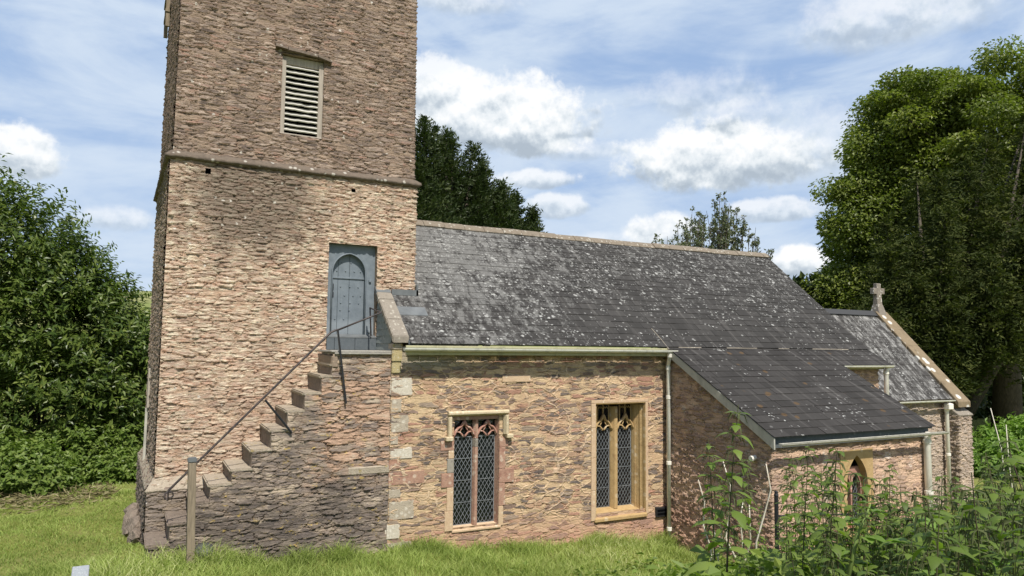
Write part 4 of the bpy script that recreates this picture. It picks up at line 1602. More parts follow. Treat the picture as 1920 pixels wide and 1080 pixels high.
m.hexa([(19.80, 13.97, z0 + .12), (20.02, 13.97, z0 + .12), (20.02, 14.13, z0 + .12), (19.80, 14.13, z0 + .12), (19.82, 13.99, z0 + .76), (20.00, 13.99, z0 + .76), (20.00, 14.12, z0 + .76), (19.82, 14.12, z0 + .76)])
m.box(19.66, 19.812, 13.985, 14.115, z0 + .44, z0 + .62)
m.box(20.012, 20.17, 13.985, 14.115, z0 + .44, z0 + .62)
m.build('gable_cross', M_crosss, CH, bevel=.012, jitter=.004)
downpipe([(19.50, 11.76, 1.86), (19.50, 11.84, 1.70), (19.50, 11.84, -1.2)], .052, [(19.50, 11.84, 1.66), (19.50, 11.84, .5)])
m = MB()
m.box(19.40, 19.60, 11.70, 11.86, 1.68, 1.84)
m.build('hopper', M_pipe, CH, bevel=.02)
m = MB()
m.prism([(11.45, -1.4), (12.1, -1.4), (12.1, 1.95), (11.98, 1.9), (11.45, 1.45)], lambda a, b, d: (d, a, b), 19.80, 20.45)
bt = MB()
us = lines(0, 1.5, .02, .4, .95)
wall_mesh('buttress', us, lines(-1.4, 1.55, .02), lambda U, Z: (np.where(U <= .4, 19.66, np.where(U <= .95, 19.26 + U, 20.21)), np.where(U <= .4, 12.02 - U, np.where(U <= .95, 11.62, 10.67 + U)), Z), M_butt, CH)
m = MB()
m.hexa([(19.64, 11.58, 1.52), (20.25, 11.58, 1.52), (20.25, 12.0, 1.54), (19.64, 12.0, 1.54), (19.64, 11.58, 1.56), (20.25, 11.58, 1.56), (20.25, 12.0, 1.84), (19.64, 12.0, 1.84)])
m.build('buttress_cap', M_cope, CH, bevel=.02, jitter=.01)

# the outside stair --------------------------------------
steps = [(.50, .48), (.76, .75), (1.03, 1.01), (1.257, 1.235), (1.535, 1.43), (1.80, 1.69), (2.06, 1.965), (2.284, 2.24), (2.526, 2.495), (2.773, 2.75), (2.925, 2.93)]
SX1 = 3.862
SYF = NY + .015


def step_top(u):
    z = np.full_like(u, .2)
    for i, (x, zt_) in enumerate(steps):
        z = np.where(u > x, zt_ - .045, z)
    return np.where(u > 2.93, 3.06, z)


us = lines(.50, SX1, .014, *[s[0] for s in steps], 2.93)
zs = lines(-.1, 3.06, .0135, *[s[1] - .045 for s in steps])
stair = wall_mesh('staircase', us, zs, lambda U, Z: (U, np.full_like(U, SYF), Z), M_stair, CH, lambda u, z: z > step_top(u))
m = MB()
xs_ = [s[0] for s in steps] + [SX1]
for i, (x, z) in enumerate(steps):
    x1 = xs_[i + 1]
    zt_ = z - .05 if i < len(steps) - 1 else 3.04
    m.box(x - .004, x1 - .0 if i < len(steps) - 1 else x1 - .01, SYF + .012, TY0 + .02, -.1, zt_)
m.build('stair_core', M_riser, stair)
rr = random.Random(12)
for i, (x, z) in enumerate(steps):
    x1 = xs_[i + 1] + .03 if i < len(steps) - 1 else 3.02
    m = MB()
    yA = SYF - .012 - rr.uniform(0, .014)
    m.hexa([(x - .025, yA, z - .055), (x1, yA, z - .05), (x1, TY0 - .06 if z < 1.2 else TY0 + .01, z - .05), (x - .02, TY0 - .06 if z < 1.2 else TY0 + .01, z - .055),
            (x - .03, yA - .004, z + rr.uniform(-.008, .004)), (x1, yA, z), (x1, TY0 - .06 if z < 1.2 else TY0 + .01, z), (x - .025, TY0 - .06 if z < 1.2 else TY0 + .01, z)])
    m.build('step', M_riser if z < 1.05 else M_step, stair, bevel=.018, seg=2, jitter=.013)
m = MB()
m.box(2.95, SX1 - .005, SYF - .06, TY0 - .06, 3.06, 3.088)
m.box(2.90, SX1 + .0, SYF - .035, TY0 - .05, 3.092, 3.122)
m.build('landing_slab', M_paving, stair, bevel=.006, jitter=.003)
m = MB()
m.box(2.92, 3.01, SYF - .03, TY0, 2.86, 3.05)
m.build('landing_stone', M_stair if False else M_core, stair, bevel=.02, jitter=.012)
m = MB()
m.box(3.22, 3.87, SYF - .03, SYF + .1, 1.215, 1.335)
m.build('long_stone', M_step, stair, bevel=.015, jitter=.012)

# plinth stones at the tower's west foot
m = MB()
for (x, y, r_, s_) in ((.40, 12.9, .17, 1.6), (.36, 13.3, .18, 1.9), (.40, 13.7, .16, 1.5), (.40, 12.55, .13, 1.0), (.33, 13.05, .14, .8), (.38, 14.2, .18, 1.3)):
    m.ico((x, y, .30), r_, 2, (.75, 1.5, s_ * .85))
ft = m.build('footing_stone', M_riser, CH, jitter=.035)

# ------------------------------------------------------------------ handrail, post, pan
rail = empty('handrail', (2.0, 11.17, 1.9), 'dark iron handrail with a scrolled end climbing the outside stair', 'handrail')
m = MB()
RY = 11.165
scroll = []
for i in range(15):
    a = R(-200 + i * 32)
    r_ = .018 + .0040 * i
    scroll.append((.735 + r_ * math.cos(a) * 1.0, RY, 1.135 + r_ * math.sin(a)))
path = scroll + [(.67, RY, 1.15), (.715, RY, 1.20), (2.70, RY, 3.225), (2.87, RY, 3.395), (2.93, RY, 3.425), (2.98, RY, 3.435)]
path = path[0:15] + path[16:]
m.tube(path, [.009 + .0075 * min(1, max(0, (i - 6) / 10)) for i in range(len(path))], 8)
m.tube([(2.98, RY, 3.435), (3.64, RY, 3.715), (3.66, RY + .02, 3.724)], .014, 8)
m.tube([(3.66, RY + .02, 3.724), (3.72, 11.97, 3.83)], .013, 8)
m.tube([(3.72, 11.97, 3.845), (3.765, 12.02, 3.36)], .013, 8)
m.build('rail', M_railiron, rail, smooth=True)
m = MB()
m.obox((3.055, 11.17, 2.87), (.17, .03, -1.12), (1, 0, .15), (0, 1, 0), 1.14, .026, .02)
m.ico((3.04, 11.165, 2.88), .022, 1)
m.build('upright', M_iron, rail)
m = MB()
m.tube([(1.94, RY, 2.395), (2.34, 11.20, 1.905)], .017, 6)
m.build('brace', M_iron, rail)

post = empty('wooden_post', (.995, 10.92, .1), 'square weathered timber post standing at the foot of the stair', 'post')
m = MB()
m.hexa([(.965, 10.87, .05), (1.065, 10.87, .05), (1.065, 10.97, .05), (.965, 10.97, .05), (.925, 10.855, 1.60), (1.025, 10.855, 1.60), (1.025, 10.955, 1.60), (.925, 10.955, 1.60)])
m.build('shaft', M_post, post, bevel=.006)
m = MB()
m.box(.918, 1.032, 10.848, 10.962, 1.60, 1.665)
m.build('lead_cap', M_lead, post, bevel=.012, seg=2)

pan = empty('watering_pot', (1.20, 11.08, .24), 'old dark metal pot lying in the grass beside the timber post', 'pot')
m = MB()
c = Vector((1.19, 11.05, .36))
ax = Vector((.10, -.62, 1)).normalized()
m.tube([c - ax * .10, c - ax * .098, c - ax * .02, c + ax * .045, c + ax * .05, c + ax * .03, c - ax * .06], [.07, .095, .118, .125, .117, .113, .09], 18, True)
m.build('bowl', mat('tarnished_metal', None, .6, .3, 0, build=lambda t, b, m_: t.ramp(t.noise(t.pos(), 14, 4), [(.3, (.06, .062, .058)), (.7, (.13, .135, .12))])), pan, smooth=True)
m = MB()
pp = []
up = ax.cross(Vector((1, 0, 0))).normalized()
sd = ax.cross(up).normalized()
for i in range(21):
    a = i / 20 * 2 * math.pi
    pp.append(c + ax * .048 + up * .12 * math.cos(a) + sd * .12 * math.sin(a))
m.tube(pp, .006, 6)
m.build('rim', M_railiron, pan, smooth=True)

# ------------------------------------------------------------------ railing near the lean-to, gravestone
gate = empty('iron_railing', (8.62, 7.8, .0), 'old black iron railing with a knobbed post by the lean-to corner', 'railing')
for x in (8.62, 11.2):
    m = MB()
    zt_ = 1.12 if x < 9 else .7
    m.tube([(x, 7.8, -.5), (x, 7.8, zt_ - .05), (x, 7.8, zt_ - .04), (x, 7.8, zt_)], [.032, .030, .036, .020], 8)
    m.ico((x, 7.8, zt_), .03, 1)
    m.build('iron_post', M_iron, gate)
for z0, z1 in ((.78, .58), (.18, .05)):
    m = MB()
    m.tube([(8.62, 7.8, z0), (11.2, 7.8, z1)], .014, 6)
    m.build('rail', M_iron, gate)
m = MB()
m.tube([(8.62, 7.78, .62), (8.70, 7.77, .56), (8.74, 7.77, .60), (8.72, 7.77, .64)], .011, 6)
m.build('latch', M_iron, gate)

gs = MB()
gx, gy = -.19, 8.0
g0 = float(gz(gx, gy))
M_grave = stone_mat('pale_granite_marker', (.25, .27, .285), (.31, .33, .345), (.20, .22, .235), (.40, .42, .42), .3, 40, .003)


# ------------------------------------------------------------------ foliage
def leaf_mat(name, stops, trans=.35, rough=.45, spec=.35):
    m = bpy.data.materials.new(name)
    m.use_nodes = True
    t = NT(m.node_tree)
    b = t.n['Principled BSDF']
    b.inputs['Roughness'].default_value = rough
    b.inputs['Specular IOR Level'].default_value = spec
    rnd = t.attr('rnd').outputs['Fac']
    col = t.ramp(rnd, stops)
    big = t.noise(t.pos(), .7, 3)
    col = t.scalec(col, t.add(.7, t.mul(big, .6)))
    t.put(b.inputs['Base Color'], col)
    tr = t.n.new('ShaderNodeBsdfTranslucent')
    t.put(tr.inputs[0], t.mix(1.0, col, (1.25, 1.5, .55), 'MULTIPLY'))
    mx = t.n.new('ShaderNodeMixShader')
    mx.inputs[0].default_value = trans
    t.l.new(b.outputs[0], mx.inputs[1])
    t.l.new(tr.outputs[0], mx.inputs[2])
    t.l.new(mx.outputs[0], t.n['Material Output'].inputs['Surface'])
    return m


def unit(v):
    return v / np.maximum(np.linalg.norm(v, axis=-1, keepdims=True), 1e-6)


def leaves(name, P, A, N, L, Wd, material, parent, rng, fold=.25, rnd=None):
    """kite-shaped folded leaves: P base points, A axis, N normal"""
    n = len(P)
    A = unit(A)
    Sd = unit(np.cross(A, N))
    Nn = np.cross(Sd, A)
    L = np.broadcast_to(np.asarray(L, float), (n,))[:, None]
    Wd = np.broadcast_to(np.asarray(Wd, float), (n,))[:, None]
    mid = P + A * L * .45
    v0 = P
    v1 = mid + Sd * Wd * .5 + Nn * Wd * fold
    v2 = P + A * L - Nn * L * .08
    v3 = mid - Sd * Wd * .5 + Nn * Wd * fold
    V = np.stack([v0, v1, v2, v3], 1).reshape(-1, 3)
    i = np.arange(n)[:, None] * 4
    Fq = np.concatenate([i + np.array([[0, 1, 2]]), i + np.array([[0, 2, 3]])], 1).reshape(-1, 3)
    if rnd is None: rnd = rng.random(n)
    return np_mesh(name, V, Fq, material, parent, False, {'rnd': ('FACE', np.repeat(rnd, 2))})


def puffs(rng, C, Rr, per, outer=.45, squash=.8):
    """leaf positions in many small clumps; returns P, outward"""
    k = len(C)
    n = k * per
    d = unit(rng.normal(size=(n, 3)))
    r = rng.random(n) ** outer
    ci = np.repeat(np.arange(k), per)
    off = d * (r * Rr[ci])[:, None]
    off[:, 2] *= squash
    return C[ci] + off, d, ci


def limb_set(m, base, top, tips, r0, rng, n=7):
    base, top = Vector(base), Vector(top)
    path = [base.lerp(top, f) + Vector((rng.normal() * .12, rng.normal() * .12, 0)) * (0 if f == 0 else 1) for f in np.linspace(0, 1, 6)]
    m.tube(path, [r0 * (1.15 - .95 * f) for f in np.linspace(0, 1, 6)], 9)
    for tp in tips:
        tp = Vector(tp)
        f = rng.uniform(.25, .8)
        s = base.lerp(top, f)
        mid = s.lerp(tp, .5) + Vector((rng.normal() * .3, rng.normal() * .3, rng.uniform(.1, .6)))
        m.tube([s, s.lerp(mid, .55), mid, mid.lerp(tp, .6), tp], [r0 * .38 * (1 - f * .5), r0 * .28 * (1 - f * .5), r0 * .2, r0 * .12, r0 * .05], 6)


M_bark = wood('bark', (.05, .042, .032), (.12, .10, .075), (6, 6, 1.5))
M_lime = leaf_mat('broadleaf_foliage', [(0, (.085, .115, .018)), (.5, (.145, .18, .030)), (.85, (.20, .23, .045)), (1, (.26, .27, .065))], .34)
M_yewd = leaf_mat('dark_yew_foliage', [(0, (.025, .042, .013)), (.6, (.046, .068, .020)), (1, (.08, .10, .03))], .18, .5, .3)
M_yewb = leaf_mat('brown_yew_foliage', [(0, (.024, .036, .010)), (.6, (.052, .066, .017)), (1, (.11, .12, .034))], .22, .75, .12)
M_laurel = leaf_mat('laurel_foliage', [(0, (.040, .072, .014)), (.45, (.085, .13, .025)), (.8, (.15, .195, .042)), (.96, (.21, .25, .065)), (1, (.30, .28, .10))], .30, .38, .35)
M_bramble = leaf_mat('bramble_foliage', [(0, (.09, .145, .024)), (.6, (.155, .22, .045)), (1, (.23, .28, .075))], .35)
M_holly = leaf_mat('grey_holly_foliage', [(0, (.08, .10, .05)), (.6, (.13, .15, .08)), (1, (.20, .21, .12))], .2, .4, .4)
M_nettle = leaf_mat('nettle_foliage', [(0, (.10, .155, .026)), (.6, (.175, .245, .045)), (1, (.26, .32, .075))], .42, .5, .3)
M_shoot = leaf_mat('fresh_shoot_foliage', [(0, (.14, .24, .04)), (1, (.22, .33, .07))], .4, .5, .3)
M_tassel = leaf_mat('nettle_tassel', [(0, (.12, .14, .06)), (1, (.20, .20, .10))], .2, .7, .1)
M_stem = mat('nettle_stem', None, .6, .3, build=lambda t, b, m_: t.ramp(t.noise(t.pos(), 6, 2), [(.4, (.07, .045, .035)), (.6, (.09, .10, .035))]))
M_dead = mat('dead_stem', None, .8, .2, build=lambda t, b, m_: t.ramp(t.noise(t.pos(), 8, 3), [(.3, (.52, .46, .36)), (.7, (.70, .65, .54))]))


def broadleaf(name, label, base, crown, nclump, rcl, per, L, material, seed, height_trunk=.35, r0=.4, up=.5, extra=None, cat='tree', inner=.55):
    """tree with clumped crown; crown=(list of (cx,cy,cz,rx,ry,rz))"""
    rng = np.random.default_rng(seed)
    t = empty(name, base, label, cat)
    C, Rr = [], []
    for (cx, cy, cz, rx, ry, rz) in crown:
        k = nclump
        d = unit(rng.normal(size=(k, 3)))
        r = inner + (1 - inner) * rng.random(k) ** .6
        pc = np.stack([cx + d[:, 0] * r * rx, cy + d[:, 1] * r * ry, cz + d[:, 2] * r * rz], 1)
        C.append(pc)
        Rr.append(rcl * rng.uniform(.6, 1.3, k))
    C = np.concatenate(C)
    Rr = np.concatenate(Rr)
    P, d, ci = puffs(rng, C, Rr, per, .40, .62)
    keep = P[:, 2] > base[2] + .3
    P, d, ci = P[keep], d[keep], ci[keep]
    n = len(P)
    N = unit(d * .5 + np.array([0, 0, .8]) + rng.normal(size=(n, 3)) * .45)
    A = unit(d * np.array([1, 1, .1]) + rng.normal(size=(n, 3)) * .5 + np.array([0, 0, -.35]))
    clump_tone = rng.random(len(C))
    rnd = np.clip(.55 * rng.random(n) + .45 * clump_tone[ci], 0, 1)
    leaves('crown', P, A, N, L * rng.uniform(.7, 1.25, n), L * .62 * rng.uniform(.8, 1.2, n), material, t, rng, .2, rnd)
    m = MB()
    cz = np.mean([c[2] for c in crown])
    sel = rng.choice(len(C), min(26, len(C)), False)
    topc = crown[0]
    limb_set(m, base, (topc[0], topc[1], topc[2] + topc[5] * .45), [tuple(C[i]) for i in sel], r0, rng)
    m.build('trunk', M_bark, t, smooth=True)
    return t


# tall broadleaf at the right
broadleaf('broadleaf_tree', 'tall spreading broadleaf tree with bright green crown behind the chancel', (41.0, 21.8, -1.0),
          [(40.6, 21.6, 12.6, 6.9, 6.9, 6.6), (36.9, 25.0, 9.6, 3.3, 3.3, 5.6), (44.4, 16.2, 12.6, 7, 7, 7.4), (38.8, 24.2, 14.4, 3.8, 3.8, 4.2), (35.0, 26.3, 4.4, 2.3, 2.3, 3.6)], 112, 1.35, 600, .225, M_lime, 3, r0=.65, inner=.45)


def yew(name, label, base, spires, per_spire, L, material, seed, droop=0.0, fill=None, core=None, rbase=.9):
    """yew made of upward plumes: spires=(x,y,ztop,zbot,radius)"""
    rng = np.random.default_rng(seed)
    t = empty(name, base, label, 'yew')
    Ps, As, Ns, rn = [], [], [], []
    for (x, y, zt_, zb, rad) in spires:
        k = per_spire
        f = rng.random(k) ** .8               # 0 top .. 1 bottom
        z = zt_ - (zt_ - zb) * f
        rr_ = rad * (.06 + .94 * f ** .75) * rng.uniform(.35, 1.0, k) ** .5
        a = rng.random(k) * 2 * np.pi
        wob = np.stack([np.sin(z * 1.3 + x) * .25, np.cos(z * 1.1 + y) * .25], 1) * f[:, None]
        tip = np.stack([x + rr_ * np.cos(a) + wob[:, 0], y + rr_ * np.sin(a) + wob[:, 1], z + rng.normal(size=k) * .1], 1)
        outd = np.stack([np.cos(a), np.sin(a), np.full(k, .9 - 1.6 * droop)], 1) + rng.normal(size=(k, 3)) * .25
        outd = unit(outd)
        m_ = 13
        Ls = L * (3.2 + 2.2 * droop * 2) * rng.uniform(.6, 1.2, k)
        tone = rng.random(k)
        for j in range(m_):
            g = (j + .5) / m_
            p = tip - outd * Ls[:, None] * (1 - g)
            p[:, 2] -= (droop * .5) * Ls * (g ** 2)
            side = unit(np.cross(outd, rng.normal(size=(k, 3))))
            Ps.append(p)
            As.append(outd * .8 + side * (.8 if j < m_ - 1 else 0))
            Ns.append(np.cross(side, outd) + rng.normal(size=(k, 3)) * .3 + np.array([0, 0, .4]))
            rn.append(np.clip(tone * .75 + rng.random(k) * .3, 0, 1))
    P, A, N = np.concatenate(Ps), np.concatenate(As), np.concatenate(Ns)
    rnd = np.concatenate(rn)
    n = len(P)
    leaves('crown', P, A, N, L * rng.uniform(.7, 1.3, n), L * .34, material, t, rng, .1, rnd)
    m = MB()
    b = Vector(base)
    for (x, y, zt_, zb, rad) in spires:
        top = Vector((x, y, zt_ - .5))
        mid = b.lerp(top, .5) + Vector((rng.normal() * .3, rng.normal() * .3, 0))
        m.tube([b + Vector((rng.normal() * .2, rng.normal() * .2, 0)), mid, top], [.28, .14, .02], 7)
    m.build('trunk', M_bark, t, smooth=True)
    return t


# dark yew behind the tower and nave
sp = []
rng0 = np.random.default_rng(2)
for x in np.linspace(5.0, 15.5, 34):
    zt_ = float(np.interp(x, [5, 8.5, 10.3, 10.8, 11.5, 12.3, 12.8, 13.5, 14.1, 14.6, 15.2, 15.75], [11.5, 12.6, 12.4, 12.75, 12.1, 12.6, 11.5, 11.35, 10.2, 10.3, 9.5, 9.45]))
    r_ = float(np.interp(x, [5, 12, 14.5, 15.5], [2.6, 2.1, 1.8, 1.15]))
    for k in range(2):
        sp.append((x + rng0.uniform(-.25, .25), 28 + rng0.uniform(-1.2, 1.2), zt_ - (rng0.uniform(0, .25) if k == 0 else rng0.uniform(.5, 2.0)), 5.6, r_ * rng0.uniform(.85, 1.2)))
yew('yew_tree', 'dark green yew rising behind the tower and the nave ridge', (11.5, 28, -.3), sp, 380, .18, M_yewd, 8, .1)
# brownish drooping yew at the right
sp = []
for (x, y, zt_, zb, r_) in ((25.3, 17.6, 5.6, 1.8, 1.1), (26.2, 17.2, 7.4, 1.8, 1.3), (27.4, 17, 9.0, 2.0, 1.6), (28.8, 17.5, 10.6, 2.4, 1.8), (30.4, 17, 11.4, 3.4, 2.1), (32.0, 17.5, 12.4, 4.2, 2.3), (33.8, 17, 13.3, 4.4, 2.5), (35.6, 17.2, 14.0, 4.4, 2.6), (37.6, 18, 13.6, 4, 2.6),
                            (26.6, 15.9, 5.0, 1.9, 1.1), (28.4, 15.6, 6.8, 2.6, 1.6), (30.2, 15.3, 7.9, 3.9, 1.9), (32.4, 15.2, 8.8, 4.3, 2.1), (34.6, 15.4, 8.9, 4.3, 2.2), (29.0, 19.5, 9, 1.5, 2.3), (32.5, 20, 11.6, 2.5, 3.0), (36, 20, 13, 2.5, 3)):
    for k in range(2):
        sp.append((x + rng0.uniform(-.5, .5), y + rng0.uniform(-.6, .6), zt_ - k * rng0.uniform(.5, 1.8), zb + rng0.uniform(-.3, .5), r_ * rng0.uniform(.9, 1.3)))
yew('yew_tree', 'huge olive green yew overhanging the chancel gable with black shade beneath', (29.5, 18.5, -1), sp, 430, .20, M_yewb, 9, .55)


# holly-like open shrub behind the nave ridge
def open_tree(name, label, base, stems, seed, material):
    rng = np.random.default_rng(seed)
    t = empty(name, base, label, 'tree')
    m = MB()
    Ps, As, Ns = [], [], []
    for (x, zt_) in stems:
        tip = np.array([x, base[1] + rng.normal() * .8, zt_])
        b = np.array(base) + np.array([(x - base[0]) * .72, 0, 0])
        mid = b + (tip - b) * .55 + np.array([(x - b[0]) * .1, rng.normal() * .3, 0])
        m.tube([tuple(b), tuple(mid), tuple(tip)], [.07, .035, .008], 5)
        for k in range(40):
            f = rng.uniform(.38, 1.0)
            p = (1 - f) ** 2 * b + 2 * f * (1 - f) * mid + f * f * tip if False else (b + (mid - b) * (f / .55) if f < .55 else mid + (tip - mid) * ((f - .55) / .45))
            spread = .46 * (1.15 - f)
            q = p + rng.normal(size=3) * np.array([spread, spread, .22])
            m.tube([tuple(p - (tip - b) / np.linalg.norm(tip - b) * .25), tuple(q)], [.010, .004], 3, False)
            nl = 9
            d = unit(rng.normal(size=(nl, 3)) + np.array([0, 0, .35]))
            Ps.append(np.repeat(q[None], nl, 0) + rng.normal(size=(nl, 3)) * .04)
            As.append(d)
            Ns.append(rng.normal(size=(nl, 3)) + np.array([0, 0, .8]))
    P, A, N = np.concatenate(Ps), np.concatenate(As), np.concatenate(Ns)
    leaves('crown', P, A, N,  .145 * rng.uniform(.7, 1.3, len(P)), .075, material, t, rng, .2)
    m.build('trunk', M_bark, t)
    return t


open_tree('holly_tree', 'thin open-crowned evergreen showing sky between twigs above the nave ridge', (24.6, 26, -.5),
          [(x_, float(np.interp(x_, [21.4, 22.2, 23.0, 23.7, 24.2, 24.55, 24.9, 25.3, 25.65, 26.1, 26.5, 27.0, 27.9], [7.9, 8.5, 8.75, 9.5, 9.9, 10.5, 9.7, 9.9, 10.65, 9.8, 10.15, 9.2, 8.3])) - h_)
           for x_, h_ in zip(np.linspace(21.3, 27.7, 72), [0, .4, .1, .9, 0, .5, .2, 1.1] * 9)], 14, M_holly)


# laurel thicket at the left
def thicket(name, label, cat, base, clumps, per, rcl, L, Wr, material, seed, up=.6, group=None, stems=14, nper=10, droop=.2, voids=False):
    """clumps: list of ellipsoids (cx,cy,cz,rx,ry,rz); leafy shoots stand out from the surface"""
    rng = np.random.default_rng(seed)
    t = empty(name, base, label, cat, group)
    Ps, As, Ns, rn = [], [], [], []
    tips = []
    for (cx, cy, cz, rx, ry, rz) in clumps:
        k = per
        d = unit(rng.normal(size=(k, 3)))
        d[:, 2] = np.abs(d[:, 2]) * np.where(rng.random(k) < .75, 1, -1)
        r = .50 + .52 * rng.random(k) ** .55
        c0 = np.array([cx, cy, cz]) + d * r[:, None] * np.array([rx, ry, rz])
        if voids:
            nz = np.sin(c0[:, 0] * 2.1 + 1.7 * np.sin(c0[:, 2] * 1.9)) * np.sin(c0[:, 2] * 2.7 + np.sin(c0[:, 0] * 1.3)) + .5 * np.sin(c0[:, 0] * 5.3 + c0[:, 2] * 4.1)
            kp = (nz > -.35) | (r < .78) | (c0[:, 2] > cz + rz * .75)
            c0, d = c0[kp], d[kp]
            k = len(c0)
        shoot = unit(d * np.array([1, 1, .7]) + np.array([0, 0, up]) + rng.normal(size=(k, 3)) * .3)
        tone = rng.random(k)
        Ls = rcl * rng.uniform(.6, 1.4, k)
        for j in range(nper):
            g = j / nper
            p = c0 + shoot * (Ls * g)[:, None]
            side = unit(np.cross(shoot, rng.normal(size=(k, 3))))
            Ps.append(p)
            As.append(side * .9 + shoot * .55 + np.array([0, 0, -droop]))
            Ns.append(shoot * .8 + rng.normal(size=(k, 3)) * .35 + np.array([0, 0, .5]))
            rn.append(np.clip(.4 * tone + .6 * rng.random(k), 0, 1))
        tips += [tuple(c0[i]) for i in range(0, k, max(1, k // 6))]
    P, A, N, rnd = np.concatenate(Ps), np.concatenate(As), np.concatenate(Ns), np.concatenate(rn)
    keep = P[:, 2] > gz(P[:, 0], P[:, 1]) + .02
    P, A, N, rnd = P[keep], A[keep], N[keep], rnd[keep]
    n = len(P)
    leaves('foliage', P, A, N, L * rng.uniform(.65, 1.25, n), L * Wr * rng.uniform(.8, 1.2, n), material, t, rng, .18, rnd)
    m = MB()
    b = Vector(base)
    for i in range(stems):
        tp = Vector(tips[rng.integers(len(tips))])
        s = b + Vector((rng.normal() * clumps[0][3] * .25, rng.normal() * .4, 0))
        m.tube([s, s.lerp(tp, .5) + Vector((0, 0, .3)), tp], [.05, .03, .008], 5)
    m.build('stem', M_bark, t)
    return t


thicket('laurel_tree', 'large glossy laurel thicket filling the left side beside the tower', 'laurel', (-2.2, 20.5, .2),
        [(-3.6, 20.5, 3.8, 2.4, 2.0, 3.6), (-2.3, 20.3, 3.6, 1.9, 1.8, 3.0), (-1.2, 20.2, 3.0, 1.5, 1.6, 2.5), (-.3, 20.2, 2.6, 1.1, 1.5, 1.95), (.35, 20.4, 2.2, .65, 1.4, 1.45), (-1.0, 19.6, 1.6, 2.1, 1.3, 1.6), (-5.5, 20.5, 3.5, 2.2, 2, 3.4)],
        1500, .50, .17, .36, M_laurel, 17, .55, voids=True)
br = 'bramble mounds along the left edge of the lawn'
thicket('bramble_bush', 'broad bramble mound at the far left edge of the lawn', 'bramble', (-2.4, 18.0, .25), [(-2.6, 18.2, .55, 1.5, 1.0, .85), (-1.5, 17.6, .4, .8, .8, .6)], 1100, .22, .11, .62, M_bramble, 21, .8, br, 8, 8)
thicket('bramble_bush', 'bramble mound in the middle beneath the laurel', 'bramble', (-.9, 18.4, .25), [(-.7, 18.8, .6, .9, .8, .75), (-1.2, 17.4, .25, .6, .6, .4)], 900, .22, .11, .62, M_bramble, 22, .8, br, 8, 8)
thicket('bramble_bush', 'bramble mound nearest the tower plinth', 'bramble', (.25, 19.0, .25), [(.3, 19.2, .75, .7, .8, .8), (.1, 18.2, .3, .6, .6, .45)], 900, .22, .11, .62, M_bramble, 23, .8, br, 8, 8)
thicket('laurel_bush', 'sunlit light green bush at the right edge beyond the chancel', 'bush', (28.6, 15.0, -1.2), [(28.4, 14.6, -.35, 2.0, 1.1, 1.0), (31, 14.8, -.3, 2.0, 1.1, 1.2), (26.6, 14.3, -.8, 1.4, 1.0, .8)], 500, .4, .20, .5, M_shoot, 24, .7, None, 8, 8)
# deep dark wood far behind the right yew, one mass
rng = np.random.default_rng(40)
n = 26000
P = np.stack([rng.uniform(26, 60, n), rng.uniform(27, 30, n), rng.uniform(-1.2, 7, n)], 1)
o = leaves('wood_edge', P, rng.normal(size=(n, 3)), rng.normal(size=(n, 3)), .55, .35, M_yewd, None, rng)
tag(o, 'dark wood edge far behind the overhanging yew', 'wood', kind='stuff')
# distant hedge belt filling the horizon behind the church
P = np.stack([rng.uniform(-60, 26, 9000), rng.uniform(60, 64, 9000), rng.uniform(0, 3.4, 9000)], 1)
o = leaves('hedge', P, rng.normal(size=(9000, 3)), rng.normal(size=(9000, 3)), .6, .45, M_bramble, None, rng)
tag(o, 'long field hedge beyond the churchyard', 'hedge', kind='stuff')


# grass ----------------------------------------------------------
def grass_patch(name, n, xr, yr, hmin, hmax, wd, seed, label, dens=None, material=None):
    rng = np.random.default_rng(seed)
    x = rng.uniform(*xr, n)
    y = rng.uniform(*yr, n)
    inside = (x > .52) & (x < 21) & (y > 11.2)
    inside |= (x > 9.44) & (x < 13.6) & (y > 8.62)
    x, y = x[~inside], y[~inside]
    if dens is not None:
        k = dens(x, y) > rng.random(len(x))
        x, y = x[k], y[k]
    n = len(x)
    z = gz(x, y) - .01
    clump = .5 + .5 * np.sin(x * 5.1 + 2 * np.sin(y * 3.3)) * np.sin(y * 6.3 + np.sin(x * 4.2))
    h = rng.uniform(hmin, hmax, n) * (.6 + .6 * clump)
    a = rng.random(n) * 2 * np.pi
    w = wd * rng.uniform(.6, 1.3, n)
    dx, dy = np.cos(a) * w / 2, np.sin(a) * w / 2
    b = rng.random(n) * 2 * np.pi
    lean = rng.uniform(.2, 1.6, n) * h
    P0 = np.stack([x - dx, y - dy, z], 1)
    P1 = np.stack([x + dx, y + dy, z], 1)
    mx, my = x + np.cos(b) * lean * .35, y + np.sin(b) * lean * .35
    P2 = np.stack([mx + dx * .7, my + dy * .7, z + h * .6], 1)
    P3 = np.stack([mx - dx * .7, my - dy * .7, z + h * .6], 1)
    P4 = np.stack([x + np.cos(b) * lean, y + np.sin(b) * lean, z + h], 1)
    V = np.stack([P0, P1, P2, P3, P4], 1).reshape(-1, 3)
    i = np.arange(n)[:, None] * 5
    Fq = np.concatenate([i + np.array([[0, 1, 2]]), i + np.array([[0, 2, 3]]), i + np.array([[3, 2, 4]])], 1).reshape(-1, 3)
    patch = .5 + .25 * np.sin(x * .9 + 1.3 * np.sin(y * .8)) + .25 * np.sin(x * 2.7 + y * 1.1 + 2 * np.sin(y * 1.9 + x))
    rnd = np.clip(.60 * rng.random(n) + .40 * patch, 0, 1)
    o = np_mesh(name, V, Fq, material, None, False, {'rnd': ('FACE', np.repeat(rnd, 3))})
    tag(o, label, 'grass', kind='stuff')
    return o


